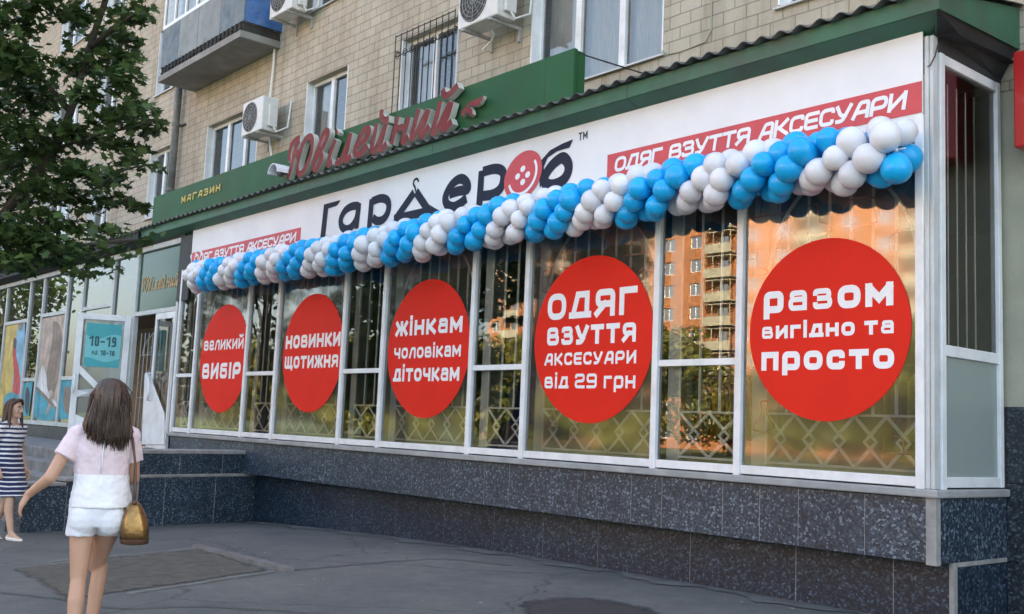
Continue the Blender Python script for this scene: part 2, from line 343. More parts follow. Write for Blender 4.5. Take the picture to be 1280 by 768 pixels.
GL = {
 'О': (6, 'c3 0,0 0,10 6,10 6,0'), '0': (5, 'c3 0,0 0,10 5,10 5,0'), 'Д': (6.6, '1 .5,.2 2.2,10 6,10 6,.2;0 -.3,0 6.9,0'),
 'Я': (6, '2 6,0 6,10 .3,10 .3,4.4 6,4.4;1 3,4.4 0,0'), 'Г': (4.8, '.6 0,0 0,10 4.8,10'),
 'В': (6, '2 0,5.2 0,10 5.4,10 5.4,5.2 0,5.2;2 0,5.2 6,5.2 6,0 0,0 0,5.2'), 'З': (5.6, '2.4 0,9 0,10 5.2,10 5.2,5.3 1.6,5.3;2.4 3.6,5.3 5.6,5.3 5.6,0 0,0 0,1.2'),
 'У': (6, '1.5 0,10 2,3.6 4,3.6;1.5 6,10 3,0 .6,0'), 'Т': (5.8, '0 0,10 5.8,10;0 2.9,0 2.9,10'),
 'А': (6, '1.5 0,0 2.4,10 6,10 6,0;0 1.2,3.3 6,3.3'), 'К': (5.8, '0 0,0 0,10;.5 0,5 2,5 5.4,10;.5 1.6,5 5.8,0'),
 'С': (5.4, '2.6 5.4,8.6 5.4,10 0,10 0,0 5.4,0 5.4,1.4'), 'Е': (5.2, '2 5.2,10 0,10 0,0 5.2,0;0 0,5 4.8,5'),
 'Р': (5.8, '2.4 0,0 0,10 5.8,10 5.8,3.6 0,3.6'), 'И': (6, '0 0,0 0,10;0 .4,.8 5.6,9.2;0 6,0 6,10'),
 'Б': (5.6, '2 5.2,10 0,10 0,0 5.6,0 5.6,5.6 0,5.6'), 'І': (.2, '0 .1,0 .1,10'), 'Н': (6, '0 0,0 0,10;0 6,0 6,10;0 0,5 6,5'),
 'Щ': (9, '1.5 0,10 0,0 8,0 8,10;0 4,0 4,10;0 8,0 9.6,0;0 9.3,0 9.3,-2'), 'Ж': (8.4, '0 4.2,0 4.2,10;.8 0,10 2.4,5 6,5 8.4,10;.8 0,0 2.4,5 6,5 8.4,0'),
 'М': (7.4, '0 0,0 0,10;0 .3,9.4 3.7,2.6 7.1,9.4;0 7.4,0 7.4,10'), 'Ч': (5.8, '2 0,10 0,4.4 5.8,4.4;0 5.8,0 5.8,10'),
 'П': (5.8, '.5 0,0 0,10 5.8,10 5.8,0'), 'Л': (6, '1.2 0,0 2.2,10 6,10 6,0'),
 'а': (5.6, '2.4 .5,8.8 .5,10 5.6,10 5.6,0;2.2 5.6,0 0,0 0,5.7 5.6,5.7'), 'е': (5.4, '2.4 5.4,1 5.4,0 0,0 0,10 5.4,10 5.4,4.6 0,4.6'),
 'р': (5.8, '2.4 0,-4 0,10 5.8,10 5.8,0 0,0'), 'і': (.2, '0 .1,0 .1,10;0 .1,14.6 .1,14.7'), 'й': (6, '0 0,0 0,10;0 .4,.8 5.6,9.2;0 6,0 6,10;0 .9,15.2 1.8,14.2 4.2,14.2 5.1,15.2'),
 '2': (5.2, '2.2 0,8.6 0,10 5.2,10 5.2,5.2 0,4.6 0,0 5.4,0'), '9': (5.4, '2.4 0,0 5.4,0 5.4,10 0,10 0,4.6 5.4,4.6'),
 '1': (2.6, '.5 0,8.2 2.4,10 2.4,0'), '8': (5, 'c2.2 0,0 0,5 5,5 5,0;c2.2 .2,5 .2,10 4.8,10 4.8,5'), '-': (3, '0 0,4.6 3,4.6'), ':': (.3, '0 .1,1 .1,2.6;0 .1,6.4 .1,8'),
 'T': (5.6, '0 0,10 5.6,10;0 2.8,0 2.8,10'), 'M': (7, '0 0,0 0,10;0 .3,9.4 3.5,3 6.7,9.4;0 7,0 7,10'),
}
for lo, up in zip('вгджзиклмнопстчябщу', 'ВГДЖЗИКЛМНОПСТЧЯБЩУ'): GL.setdefault(lo, GL[up])
def text(mb, s, x0, x1, z0, z1, y, bold=.2, slant=0, gap=None, caps_h=None, lift0=0, depth=0, word=None):
    """letters between x0..x1, baseline z0, letter height z1-z0, on the plane y (facing -y)"""
    H = z1-z0; t = H*bold; u = (H-t)/10
    gap = gap if gap is not None else 1.7+10*bold*1.0
    adv = []; cur = 0
    wi = 0
    for ch in s:
        if ch == ' ': cur += 4.2; wi += 1; continue
        k = caps_h if (caps_h and ch.isdigit()) else 1
        w = GL[ch][0]*k; adv.append((ch, cur, k, wi)); cur += w+gap
    tot = cur-gap
    sx = ((x1-x0)-t)/(tot) if tot else 1
    for ch, cx, k, wj in adv:
        if word is not None and wj != word: continue
        two = ch in 'ВЗЕБЯАвзеабяр289'; T0 = t; tl_ = min(t, H*.238) if two and ch != 'р' else t; rf = 1.1 if two else 1.45
        for si, st in enumerate(GL[ch][1].split(';')):
            parts = st.split(' '); cl = parts[0].startswith('c'); r = float(parts[0].lstrip('c'))
            pts = [Vector((x0+t/2+(cx+float(q.split(',')[0])*k)*sx+slant*float(q.split(',')[1])*k*u, z0+t/2+float(q.split(',')[1])*k*u)) for q in parts[1:]]
            if not cl and ch not in 'іІ:' and len(pts) == 2 and si > 0 and ch in 'АЕНКИМДЯ': pass
            # square ends: extend the open ends by half the stroke
            if not cl:
                for e, f in ((0, 1), (-1, -2)):
                    d = pts[e]-pts[f]
                    if d.length > 1e-6: pts[e] = pts[e]+d.normalized()*(tl_/2)
            pl = fillet(pts, max(r*rf*min(u, sx), tl_*.53), cl, 7) if r > 1 else pts
            put_ribbon(mb, pl, tl_, lambda a, b, w: (a, y-w, b), depth, lift0+.0004*si, cl)
def smooth_line(pts, closed=False, seg=5):
    P = [Vector(p) for p in pts]; n = len(P); out = []
    rng = range(n if closed else n-1)
    for i in rng:
        p0 = P[i-1] if (i > 0 or closed) else P[0]; p1 = P[i]; p2 = P[(i+1) % n]; p3 = P[(i+2) % n] if (i+2 < n or closed) else P[-1]
        for k in range(seg):
            t = k/seg; out.append(.5*((2*p1)+(p2-p0)*t+(2*p0-5*p1+4*p2-p3)*t*t+(3*p1-p0-3*p2+p3)*t**3))
    if not closed: out.append(P[-1])
    return out
def traced(mb, lines, ox, oy, sc, y, t, depth=0, closed=(), smooth=True, lift=0):
    for i, ln in enumerate(lines):
        pts = [F(ox+a/sc, oy+b/sc, y) for a, b in ln]; p2 = [Vector((p.x, p.z)) for p in pts]
        cl = i in closed
        if smooth and len(p2) > 2: p2 = smooth_line(p2, cl)
        put_ribbon(mb, p2, t, lambda a, b, w: (a, y-w, b), depth, lift+.0006*i, cl)
exec_parts = True
# ------------------------------------------------------------------ ground, road
GT = [(-60, -.1), (-15, 0), (-13, .09), (-11, .17), (-9, .22), (-6, .25), (0, .28), (30, .3)]
def interp(T, x):
    if x <= T[0][0]: return T[0][1]
    for (a, b), (c, d) in zip(T, T[1:]):
        if x <= c: return b+(d-b)*(x-a)/(c-a)
    return T[-1][1]
def gz(x, y):
    k = min(1, max(0, (y-1.5)/6)); k = .5+.5*k*k*(3-2*k)
    return interp(GT, x)*k - (.13 if -14 <= y <= -6 else 0)
def onground(px, py):
    z = .1
    for _ in range(8): p = atz(px, py, z); z = gz(p.x, p.y)
    return Vector((p.x, p.y, z))
def sheet(xs, ys, lift=0, clip=None):
    mb = MB(); n = len(ys)
    mb.add([(x, y, gz(x, y)+lift) for x in xs for y in ys], [(i*n+j, (i+1)*n+j, (i+1)*n+j+1, i*n+j+1) for i in range(len(xs)-1) for j in range(n-1)])
    return mb
XS = [-600, -300, -150, -80, -50, -40]+[-32+.5*i for i in range(69)]+[6, 12, 30, 80, 200, 400]
struct('ground', sheet(XS, [-600, -300, -150, -80, -40, -20, -14.01, -14, -6, -5.99, -5, -4]+[-3.5+.5*i for i in range(24)]+[12, 20, 60, 200]), A['asphalt'], True)
struct('lawn', sheet(XS, [-590, -300, -150, -80, -40, -20, -16.5], .02), A['grass'], True)
struct('road', sheet(XS, [-13.99, -10, -6.01], .006), A['asphalt'], True)
mb = MB()
for i in range(40):
    x = -60+i*2; mb.box(x+.005, x+1.995, -6.15, -5.98, -.15, gz(x, -5.9)+.012)
struct('kerb', mb, A['kerb'])
# bare soil tree pit with its low kerb, soft-edged darker patch on the asphalt
def patch(pxs, lift, jit=.0, sub=10):
    P = [onground(*p) for p in pxs]; out = []
    for i, p in enumerate(P):
        q = P[(i+1) % len(P)]
        for k in range(sub):
            w = p.lerp(q, k/sub); w = w+Vector((rnd(-jit, jit), rnd(-jit, jit), 0)); out.append((w.x, w.y))
    return out
def ground_poly(poly, lift, n=6):     # a fan of rings that follows the slope
    cx = sum(p[0] for p in poly)/len(poly); cy = sum(p[1] for p in poly)/len(poly); mb = MB(); vs = [(cx, cy, gz(cx, cy)+lift)]; m_ = len(poly)
    for k in range(1, n+1):
        for p in poly:
            x = cx+(p[0]-cx)*k/n; y = cy+(p[1]-cy)*k/n; vs.append((x, y, gz(x, y)+lift))
    fs = [(0, 1+i, 1+(i+1) % m_) for i in range(m_)]
    for k in range(n-1): fs += [(1+k*m_+i, 1+(k+1)*m_+i, 1+(k+1)*m_+(i+1) % m_, 1+k*m_+(i+1) % m_) for i in range(m_)]
    return mb.add(vs, fs)
def soft(o, rings, poly, edge):
    at = o.data.attributes.new('fade', 'FLOAT', 'POINT'); at.data.foreach_set('value', [1.0]+[1-k/rings for k in range(1, rings+1) for _ in range(poly)])
    M = o.data.materials[0].copy(); o.data.materials[0] = M; nt = M.node_tree; out = [n for n in nt.nodes if n.type == 'OUTPUT_MATERIAL'][0]; src = out.inputs[0].links[0].from_socket
    a = N(nt, 'ShaderNodeAttribute'); a.attribute_name = 'fade'; ad = N(nt, 'ShaderNodeMath', operation='MULTIPLY_ADD'); nt.links.new(noise(nt, coord(nt), 4.5, 6, .7), ad.inputs[0]); ad.inputs[1].default_value = edge*1.6; nt.links.new(a.outputs['Fac'], ad.inputs[2])
    mr = N(nt, 'ShaderNodeMapRange'); mr.interpolation_type = 'SMOOTHSTEP'; nt.links.new(ad.outputs[0], mr.inputs[0]); mr.inputs[1].default_value = edge*.7; mr.inputs[2].default_value = edge*1.45
    tr = N(nt, 'ShaderNodeBsdfTransparent'); mx = N(nt, 'ShaderNodeMixShader'); nt.links.new(mr.outputs[0], mx.inputs[0]); nt.links.new(tr.outputs[0], mx.inputs[1]); nt.links.new(src, mx.inputs[2]); nt.links.new(mx.outputs[0], out.inputs[0])
pit = patch([(14, 712), (252, 686), (342, 713), (80, 752)], 0, .035)
soft(struct('soil_ground', ground_poly(pit, .006, 12), A['soil'], True), 12, len(pit), .16)
def kerb_line(mb, a, b, w=.09, h=.035):
    a = onground(*a); b = onground(*b); d = (b-a); L = d.length; d = d/L; nrm = Vector((-d.y, d.x, 0)); n = max(1, int(L/.7))
    for i in range(n):
        p = a+d*(L*i/n+.006); q = a+d*(L*(i+1)/n-.006); hh = h+rnd(-.012, .008); o = nrm*(w/2)
        mb.prism([p-o-Vector((0, 0, .05)), q-o-Vector((0, 0, .05)), q+o-Vector((0, 0, .05)), p+o-Vector((0, 0, .05))], (rnd(-.004, .004), 0, .05+hh))
mb = MB(); kerb_line(mb, (246, 685), (362, 714.5), .10, .045); kerb_line(mb, (60, 703.5), (246, 685), .07, .012); kerb_line(mb, (160, 743), (342, 716), .06, .012)
kb = struct('kerb', mb, A['kerb'])
dark_asphalt = [onground(735+105*math.cos(a)*(1+.14*math.sin(3*a+1)+.06*math.sin(7*a)+rnd(-.03, .03)), 775+28*math.sin(a)*(1+.12*math.sin(2*a))) for a in [2*math.pi*i/40 for i in range(40)]]
soft(struct('dark_ground', ground_poly([(p.x, p.y) for p in dark_asphalt], .005, 12), A['dark_asphalt'], True), 12, len(dark_asphalt), .34)
def ground_line(pxs, w, lift):
    P = smooth_line([Vector((p.x, p.y)) for p in [onground(*q) for q in pxs]], False, 8); P = [p+Vector((rnd(-.02, .02), rnd(-.02, .02))) for p in P]
    L, R = ribbon(P, w); mb = MB(); n = len(P); mb.add([(p.x, p.y, gz(p.x, p.y)+lift) for p in L+R], [(i, n+i, n+i+1, i+1) for i in range(n-1)]); return mb
struct('pavement', ground_line([(366, 714), (430, 708), (500, 702), (560, 700), (640, 708)], .022, .008), A['dark_asphalt'])
struct('pavement', ground_line([(0, 742), (90, 752), (150, 762), (260, 760), (420, 770)], .016, .008), A['dark_asphalt'])
# pale dust strip at the foot of the wall
mb = MB(); n = 60; vs = []
for i in range(n+1):
    x = -14.7+(11.2)*i/n; w = .22+.10*math.sin(i*.9)+.07*math.sin(i*2.3)
    for y in (7.66, 7.65-w): vs.append((x, y, gz(x, y)+.007))
mb.add(vs, [(2*i, 2*i+1, 2*i+3, 2*i+2) for i in range(n)])
struct('pavement', mb, mat('cement apron', (.135, .14, .135), .9, .25, 5, bump=.4, grime=(.08, .08, .08, .7), gs=4), True)
# ------------------------------------------------------------------ the apartment building
YW, YF = 8.55, 7.4
B = thing('apartment_building', 'pale beige tiled apartment block with balconies, above the shops', 'building', (-14, YW, 0))
def holed(mb, x0, x1, z0, z1, holes, y, reveal):
    xs = sorted({x0, x1, *[h[0] for h in holes], *[h[1] for h in holes]}); zs = sorted({z0, z1, *[h[2] for h in holes], *[h[3] for h in holes]})
    for a, b in zip(xs, xs[1:]):
        for c, d in zip(zs, zs[1:]):
            if not any(h[0] <= (a+b)/2 <= h[1] and h[2] <= (c+d)/2 <= h[3] for h in holes):
                mb.quad((a, y, c), (b, y, c), (b, y, d), (a, y, d))
    for a, b, c, d in holes:
        for p, q in (((a, c), (a, d)), ((a, d), (b, d)), ((b, d), (b, c)), ((b, c), (a, c))):
            mb.quad((p[0], y, p[1]), (q[0], y, q[1]), (q[0], y+reveal, q[1]), (p[0], y+reveal, p[1]))
WIN1 = [(-9.93, -7.65, 5.83, 7.36, 3), (-12.92, -11.5, 5.83, 7.36, 2), (-15.8, -14.45, 5.83, 7.36, 2), (-19.8, -17.55, 5.83, 7.36, 3), (-22.75, -21.62, 5.83, 7.33, 2),
        (-26.6, -25.2, 5.83, 7.33, 2), (-30.2, -28.0, 5.83, 7.33, 3), (-34.5, -33.1, 5.83, 7.33, 2), (-38.5, -36.2, 5.83, 7.33, 3), (-6.12, -4.0, 5.93, 7.36, 3), (1.2, 2.7, 5.83, 7.33, 2)]
wins = [(a, b, c+2.8*k, d+2.8*k, n) for k in range(4) for (a, b, c, d, n) in WIN1 if not (a == -19.8 and k == 1)]
mb = MB(); holed(mb, -60, 14, 4.55, 17.2, [w[:4] for w in wins], YW, .16)
mb.box(-60, 14, YW+.165, 20, 16.9, 17.2); mb.quad((-60, YW, 0), (-60, 20, 0), (-60, 20, 17.2), (-60, YW, 17.2)); mb.quad((14, YW, 0), (14, 20, 0), (14, 20, 17.2), (14, YW, 17.2)); mb.quad((-60, 20, 0), (14, 20, 0), (14, 20, 17.2), (-60, 20, 17.2))
obj('wall', mb, A['brick'], B)
mb = MB(); mb.box(-3.94, 14, YW+.004, YW+.3, 1.92, 4.545); obj('plaster_wall', mb, A['plaster'], B)
mb = MB()
for i in range(20):
    for j in range(3): mb.box(-3.86+i*.6, -3.86+i*.6+.594, YW-.03-.004*((i+j) % 2), YW+.2, .1+j*.61, .1+j*.61+.604)
obj('plinth', mb, A['granite_dark'], B)
mb = MB(); mb.box(-60, 14, YW-.35, YW+.2, 17.2, 17.4); obj('cornice', mb, A['slab'], B)
mb = MB(); mb.box(-50, -3.9, YW+.2, 16, .86, .93); obj('shop_floor', mb, A['intfloor'], B)
mb = MB(); mb.quad((-50, 14.5, .9), (-4, 14.5, .9), (-4, 14.5, 4.7), (-50, 14.5, 4.7)); mb.box(-3.98, -3.88, 8.58, 14.5, .9, 4.54); mb.box(-18.1, -17.95, 7.9, 14.5, .93, 4.6)
obj('shop_inner_wall', mb, A['interior'], B)
mb = MB(); mb.quad((-50, 7.6, 4.62), (-3.95, 7.6, 4.62), (-3.95, 14.5, 4.62), (-50, 14.5, 4.62)); obj('shop_ceiling', mb, A['interior'], B)
def window(w, parent, dress):
    a, b, c, d, n = w; y = YW+.12; fw = .065
    fr = MB()
    fr.box(a, a+fw, y, y+.07, c, d); fr.box(b-fw, b, y, y+.07, c, d); fr.box(a+fw, b-fw, y, y+.07, c, c+fw); fr.box(a+fw, b-fw, y, y+.07, d-fw, d)
    for i in range(1, n):
        x = a+(b-a)*i/n; fr.box(x-.05, x+.05, y-.006, y+.064, c+fw, d-fw)
    f = obj('window', fr, A['upvc'], parent, bevel=.006)
    g = MB(); g.quad((a+fw, y+.04, c+fw), (b-fw, y+.04, c+fw), (b-fw, y+.04, d-fw), (a+fw, y+.04, d-fw)); obj('pane', g, A['glass_up'], f)
    s = MB(); s.prism([(a-.03, YW-.05, c-.012), (b+.03, YW-.05, c-.012), (b+.03, y-.001, c+.02), (a-.03, y-.001, c+.02)], (0, 0, -.022)); obj('sill', s, A['upvc_grey'], f)
    for p in (a+.002, b-.022):
        rv = MB(); rv.box(p, p+.02, YW-.004, y-.002, c+.022, d-.002); obj('reveal_lining', rv, A['upvc'], f)
    if dress:
        cu = MB(); L = [(a+fw, a+(b-a)*.36), (b-(b-a)*.30, b-fw)] if dress == 1 else [(a+fw, b-fw)]
        for x0, x1 in L:
            k = 40; vs = []
            for i in range(k+1):
                x = x0+(x1-x0)*i/k
                for z in (c+fw, d-fw): vs.append((x, y+.16+.02*math.sin(i*1.9), z))
            cu.add(vs, [(2*i, 2*i+2, 2*i+3, 2*i+1) for i in range(k)])
        obj('curtain', cu, A['curtain'], f, True)
    bk = MB(); bk.quad((a-.3, y+1.6, c-.6), (b+.3, y+1.6, c-.6), (b+.3, y+1.6, d+.2), (a-.3, y+1.6, d+.2)); bk.quad((a-.3, y+.1, c-.6), (b+.3, y+.1, c-.6), (b+.3, y+1.6, c-.6), (a-.3, y+1.6, c-.6))
    obj('room', bk, A['interior'], f)
for i, w in enumerate(wins): window(w, B, 2 if w[0] in (-9.93,) else (1 if (i*7) % 3 else 0))
# loggia balcony, painted panels on a concrete slab
bal = MB(); bx0, bx1, by0, by1, bz = -20.6, -16.9, 7.76, YW, 8.26
bal.box(bx0, bx1, by0, by1-.003, bz, bz+.13)
bo = obj('balcony', bal, A['slab'], B, bevel=.01)
mb = MB(); k = [bx0, -19.75, -18.85, -17.85, bx1+.03]
for i in range(4):
    mb.box(k[i]+.01, k[i+1]-.006, by0+.03, by0+.06, bz+.3, bz+1.12, [0, 1, 1, 0][i])
mb.box(bx1-.0, bx1+.03, by0+.065, by1-.004, bz+.3, bz+1.12, 2); mb.box(bx0-.03, bx0-.0, by0+.065, by1-.004, bz+.3, bz+1.12, 0)
obj('balcony_panel', mb, [A['bluepaint'], A['greypaint'], A['bluebright']], bo)
mb = MB(); mb.box(bx0+.02, bx1-.02, by0+.06, by0+.1, bz+.13, bz+.29); mb.box(bx1-.06, bx1-.02, by0+.1, by1-.004, bz+.13, bz+.29)
for i in range(22):
    x = bx0+.1+i*(bx1-bx0-.2)/21; mb.box(x, x+.02, by0+.02, by0+.05, bz+.15, bz+.31); mb.ball((x+.01, by0+.03, bz+.16+rnd(0, .08)), rnd(.02, .04), 6)
obj('balcony_rail', mb, A['iron_black'], bo)
mb = MB()
for z in (bz+1.12, bz+2.45): mb.box(bx0-.02, bx1+.02, by0+.03, by0+.09, z, z+.07)
for i in range(8):
    x = bx0+i*(bx1-bx0)/7; mb.box(x-.03, x+.03, by0+.035, by0+.085, bz+1.19, bz+2.45)
mb.box(bx1-.05, bx1+.02, by0+.1, by1-.004, bz+1.12, bz+1.19)
obj('balcony_frame', mb, A['upvc'], bo)
mb = MB(); mb.quad((bx0, by0+.06, bz+1.19), (bx1, by0+.06, bz+1.19), (bx1, by0+.06, bz+2.45), (bx0, by0+.06, bz+2.45)); mb.quad((bx1, by0+.1, bz+1.19), (bx1, by1-.004, bz+1.19), (bx1, by1-.004, bz+2.45), (bx1, by0+.1, bz+2.45))
obj('balcony_glazing', mb, A['glass_up'], bo)
# ornamental grille on the second window
mb = MB(); a, b, c, d = -12.95, -11.47, 5.8, 7.42; y = YW-.10
for z in (c+.02, d-.02, d-.34): mb.tube([(a, y, z), (b, y, z)], .009, 5)
for i in range(11):
    x = a+(b-a)*i/10; mb.tube([(x, y-.002, c), (x, y-.002, d)], .008, 5)
for i in range(8):
    x0 = a+.1+i*(b-a-.2)/7.
    mb.tube([(x0+.07*math.cos(t)*(1-t/14), y-.018, d-.34+.07*math.sin(t)*(1-t/14)) for t in [j*.55 for j in range(19)]], .006, 5)
for z in (c+.25, d-.25):
    for x in (a, b): mb.tube([(x, y, z), (x, YW, z)], .009, 5)
obj('window_grille', mb, A['iron_black'], B)
# ------------------------------------------------------------------ shop front (the projecting bay)
SF = thing('storefront', 'long white framed shop front on a dark granite plinth, under a green eave', 'storefront', (-10, YF, 0))
XL, XR = -17.7, -3.86
def slabs(mb, x0, x1, y0, y1, z0, z1, w, jit=.12):
    x = x0
    while x < x1-.01:
        e = min(x1, x+w*rnd(1-jit, 1+jit)); e = x1 if x1-e < w*.4 else e
        mb.box(x+.0025, e-.0025, y0+rnd(0, .0025), y1, z0+.002, z1-.002); x = e
mb = MB(); slabs(mb, XL, XR-.05, YF, YF+.05, .735, 1.205, .62, .45)
x = YF+.055
for e in (YF+.62, 8.1, 8.53): mb.box(XR-.05, XR-rnd(0, .004), x+.004, e-.003, .735, 1.205); x = e
obj('granite_band', mb, A['granite'], SF, bevel=.003)
mb = MB(); mb.box(XL, XR-.055, YF+.0045, 8.5, .738, 1.2); mb.box(XR-.075, XR+.003, YF-.012, YF+.055, .725, 1.207)
obj('band_backing', mb, A['cement'], SF)
mb = MB()
slabs(mb, -14.95, XR-.02, YF+.25, YF+.3, -.1, .733, 1.15, .3)
for a, b in ((YF+.31, 8.05), (8.054, 8.53)): mb.box(XR-.05, XR-.003, a, b, -.1, .70)
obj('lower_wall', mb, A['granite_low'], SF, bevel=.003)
mb = MB(); mb.box(-15.2, XR-.06, YF+.2545, 8.5, -.1, .731); mb.box(XR-.03, XR+.002, YF+.243, YF+.305, -.1, .734); mb.prism([(XR-.04, YF+.3, .70), (XR+.002, YF+.3, .70), (XR+.002, 8.53, .703), (XR-.04, 8.53, .703)], (0, 0, .033)); obj('wall_backing', mb, A['cement'], SF)
mb = MB(); mb.prism([(XL-.02, YF-.045, 1.208), (XR+.03, YF-.045, 1.208), (XR+.03, 8.54, 1.208), (XL-.02, 8.54, 1.208)], (0, 0, .062)); obj('ledge', mb, A['ledge'], SF, bevel=.012)
mx = [-17.66, -16.91, -15.02, -14.04, -12.18, -11.22, -9.39, -8.46, -6.60, -5.64, -3.975]
ZT, ZF = 4.72, 1.27
for i, x in enumerate(mx):
    w = .034
    mb = MB(); mb.box(x-w, x+w, YF-.03, YF+.045, ZF+(-.002), 4.1); obj('mullion', mb, A['upvc'], SF, bevel=.006)
for i in range(len(mx)-1):
    a, b = mx[i]+.0345, mx[i+1]-.0345; wide = i % 2 == 1
    mb = MB(); mb.box(a, b, YF-.015, YF+.045, ZF+.012, ZF+.085); obj('bottom_rail', mb, A['upvc'], SF, bevel=.005)
    if not wide:
        mb = MB(); mb.box(a, b, YF-.012, YF+.045, 2.215, 2.275); obj('transom', mb, A['upvc'], SF, bevel=.005)
    mb = MB()
    for z0, z1 in ([(ZF+.085, 4.1)] if wide else [(ZF+.085, 2.215), (2.275, 4.1)]): mb.quad((a, YF+.012, z0), (b, YF+.012, z0), (b, YF+.012, z1), (a, YF+.012, z1))
    obj('glass_pane', mb, A['glass_film' if wide else 'glass'], SF)
    mb = MB(); mb.box(a+.02, a+.17, YF+.11, YF+.28, 1.28, 4.1); obj('jamb', mb, A['upvc_grey'], SF)
    # iron lattice behind the glass
    g = MB(); y = YF+.075; g0, g1 = a+.2, b-.01; zr = 1.80; rr = .0135
    for z in (ZF+.12, zr): g.tube([(g0, y, z), (g1, y, z)], .011, 5)
    g.tube([(g0, y, ZF+.1), (g0, y, 3.9 if not wide else 2.9)], .011, 5)
    nb = max(3, round((g1-g0)/.2)); cx = (g0+g1)/2; rx = (g1-g0)/2
    for k in range(1, nb+1):
        x = g0+(g1-g0)*k/nb; top = 3.95 if not wide else 2.85+.93*math.sqrt(max(0, 1-((x-cx)/rx)**2))
        g.tube([(x, y+.004, zr), (x, y+.004, top)], rr, 5)
    if wide: g.tube([(cx-rx*math.cos(t), y-.006, 2.85+.95*math.sin(t)) for t in [math.pi*j/24 for j in range(25)]], .017, 5)
    nd = max(2, round((g1-g0)/.3)); dz0, dz1 = ZF+.13, zr-.01; zm = (dz0+dz1)/2; dw = (g1-g0)/nd
    for k in range(nd):
        x = g0+dw*k; xm = x+dw/2
        for sgn in (1, -1):
            g.tube([(x+dw*.5-sgn*dw*.5, y, dz0), (x+dw*.5+sgn*dw*.5, y+.003*sgn, dz1)] if False else [(xm-sgn*dw*.5, y+.006*sgn, dz1), (xm, y+.006*sgn, zm), (xm-sgn*dw*.5, y+.006*sgn, dz0)] if False else [(x if sgn > 0 else x+dw, y+.005*sgn, dz1), (xm+sgn*.0, y+.005*sgn, zm+.05), (xm+sgn*.05, y+.005*sgn, zm), (xm, y+.005*sgn, zm-.05), (x if sgn > 0 else x+dw, y+.005*sgn, dz0)], .0155, 4)
    obj('window_grille', g, A['grille'], SF)
mb = MB(); mb.box(mx[-1]+.035, XR-.045, YF-.012, YF+.1, ZF, ZT); mb.box(XR-.044, XR-.012, YF-.002, YF+.075, ZF, ZT); obj('corner_post', mb, A['upvc_grey'], SF, bevel=.008)
sy0, sy1 = YF+.085, 8.49
mb = MB(); mb.box(XR-.07, XR+.004, sy0, sy0+.07, ZF-.002, 4.60); mb.box(XR-.07, XR+.002, sy1-.06, sy1, ZF+.01, 4.6)
for z0, z1 in ((ZF+.012, ZF+.09), (2.26, 2.345), (4.52, 4.6)): mb.box(XR-.07, XR-.002, sy0+.071, sy1-.061, z0, z1)
obj('side_frame', mb, A['upvc'], SF, bevel=.005)
mb = MB(); mb.quad((XR-.03, sy0+.07, 2.345), (XR-.03, sy1-.06, 2.345), (XR-.03, sy1-.06, 4.52), (XR-.03, sy0+.07, 4.52)); obj('side_glass', mb, A['glass'], SF)
mb = MB(); mb.box(XR-.04, XR-.026, sy0+.07, sy1-.06, ZF+.09, 2.26); obj('side_panel', mb, A['frost'], SF)
mb = MB()
for i in range(6):
    yy = sy0+.16+i*.15; mb.tube([(XR-.18, yy, 1.3), (XR-.18, yy, 4.5)], .008, 5)
mb.box(XR-.25, XR-.2, sy0+.1, sy0+.16, 1.3, 4.5); obj('side_grille', mb, A['grille'], SF)
# eave: green fascia, sloped soffit, corrugated sheet
EY, EX = 7.2, -3.72
mb = MB()
for a, b in ((-19.3, -16.4), (-16.394, -13.3), (-13.294, -10.1), (-10.094, -6.9), (-6.894, EX)):
    mb.prism([(a, EY, 4.825), (b, EY, 4.825), (b, EY, 4.965), (a, EY, 4.965)], (0, .025, 0))
    e = XR-.01 if b == EX else b; b2 = EX-.022 if b == EX else b
    mb.prism([(a, EY+.012, 4.819), (b2, EY+.012, 4.819), (e, YF+.05, 4.728), (a, YF+.05, 4.728)], (0, 0, .012))
mb.prism([(EX, EY+.026, 4.825), (EX, YW-.004, 4.875), (EX, YW-.004, 5.235), (EX, EY+.026, 4.965)], (-.02, 0, 0))
obj('fascia', mb, A['fascia'], SF)
mb = MB(); mb.quad((-19.3, YF+.04, 4.715), (EX-.02, YF+.04, 4.715), (EX-.02, YW-.004, 4.77), (-19.3, YW-.004, 4.77)); mb.quad((EX-.021, EY+.03, 4.826), (EX-.021, YW-.01, 4.876), (XR-.02, YW-.01, 4.64), (XR-.02, YF+.0, 4.735)); mb.quad((XR-.015, YF-.0, 4.60), (XR-.015, YW-.01, 4.60), (XR-.015, YW-.01, 4.66), (XR-.015, YF-.0, 4.74)); obj('soffit', mb, A['soffit'], SF)
def corrugated(mb, x0, x1, y0, z0, y1, z1, pitch=.19, amp=.022):
    n = int((x1-x0)/pitch*8); vs = []
    for i in range(n+1):
        x = x0+(x1-x0)*i/n; h = amp*math.sin(2*math.pi*x/pitch)+.006*math.sin(x*1.7)
        vs += [(x, y0, z0+h), (x, y1, z1+h), (x, y0, z0+h-.008), (x, y1, z1+h-.008)]
    mb.add(vs, [q for i in range(n) for q in ((4*i, 4*i+4, 4*i+5, 4*i+1), (4*i+2, 4*i+3, 4*i+7, 4*i+6), (4*i, 4*i+2, 4*i+6, 4*i+4))])
mb = MB(); corrugated(mb, -19.3, EX+.04, 7.13, 4.985, YW-.002, 5.27); obj('corrugated_roof', mb, A['roof'], SF, True)
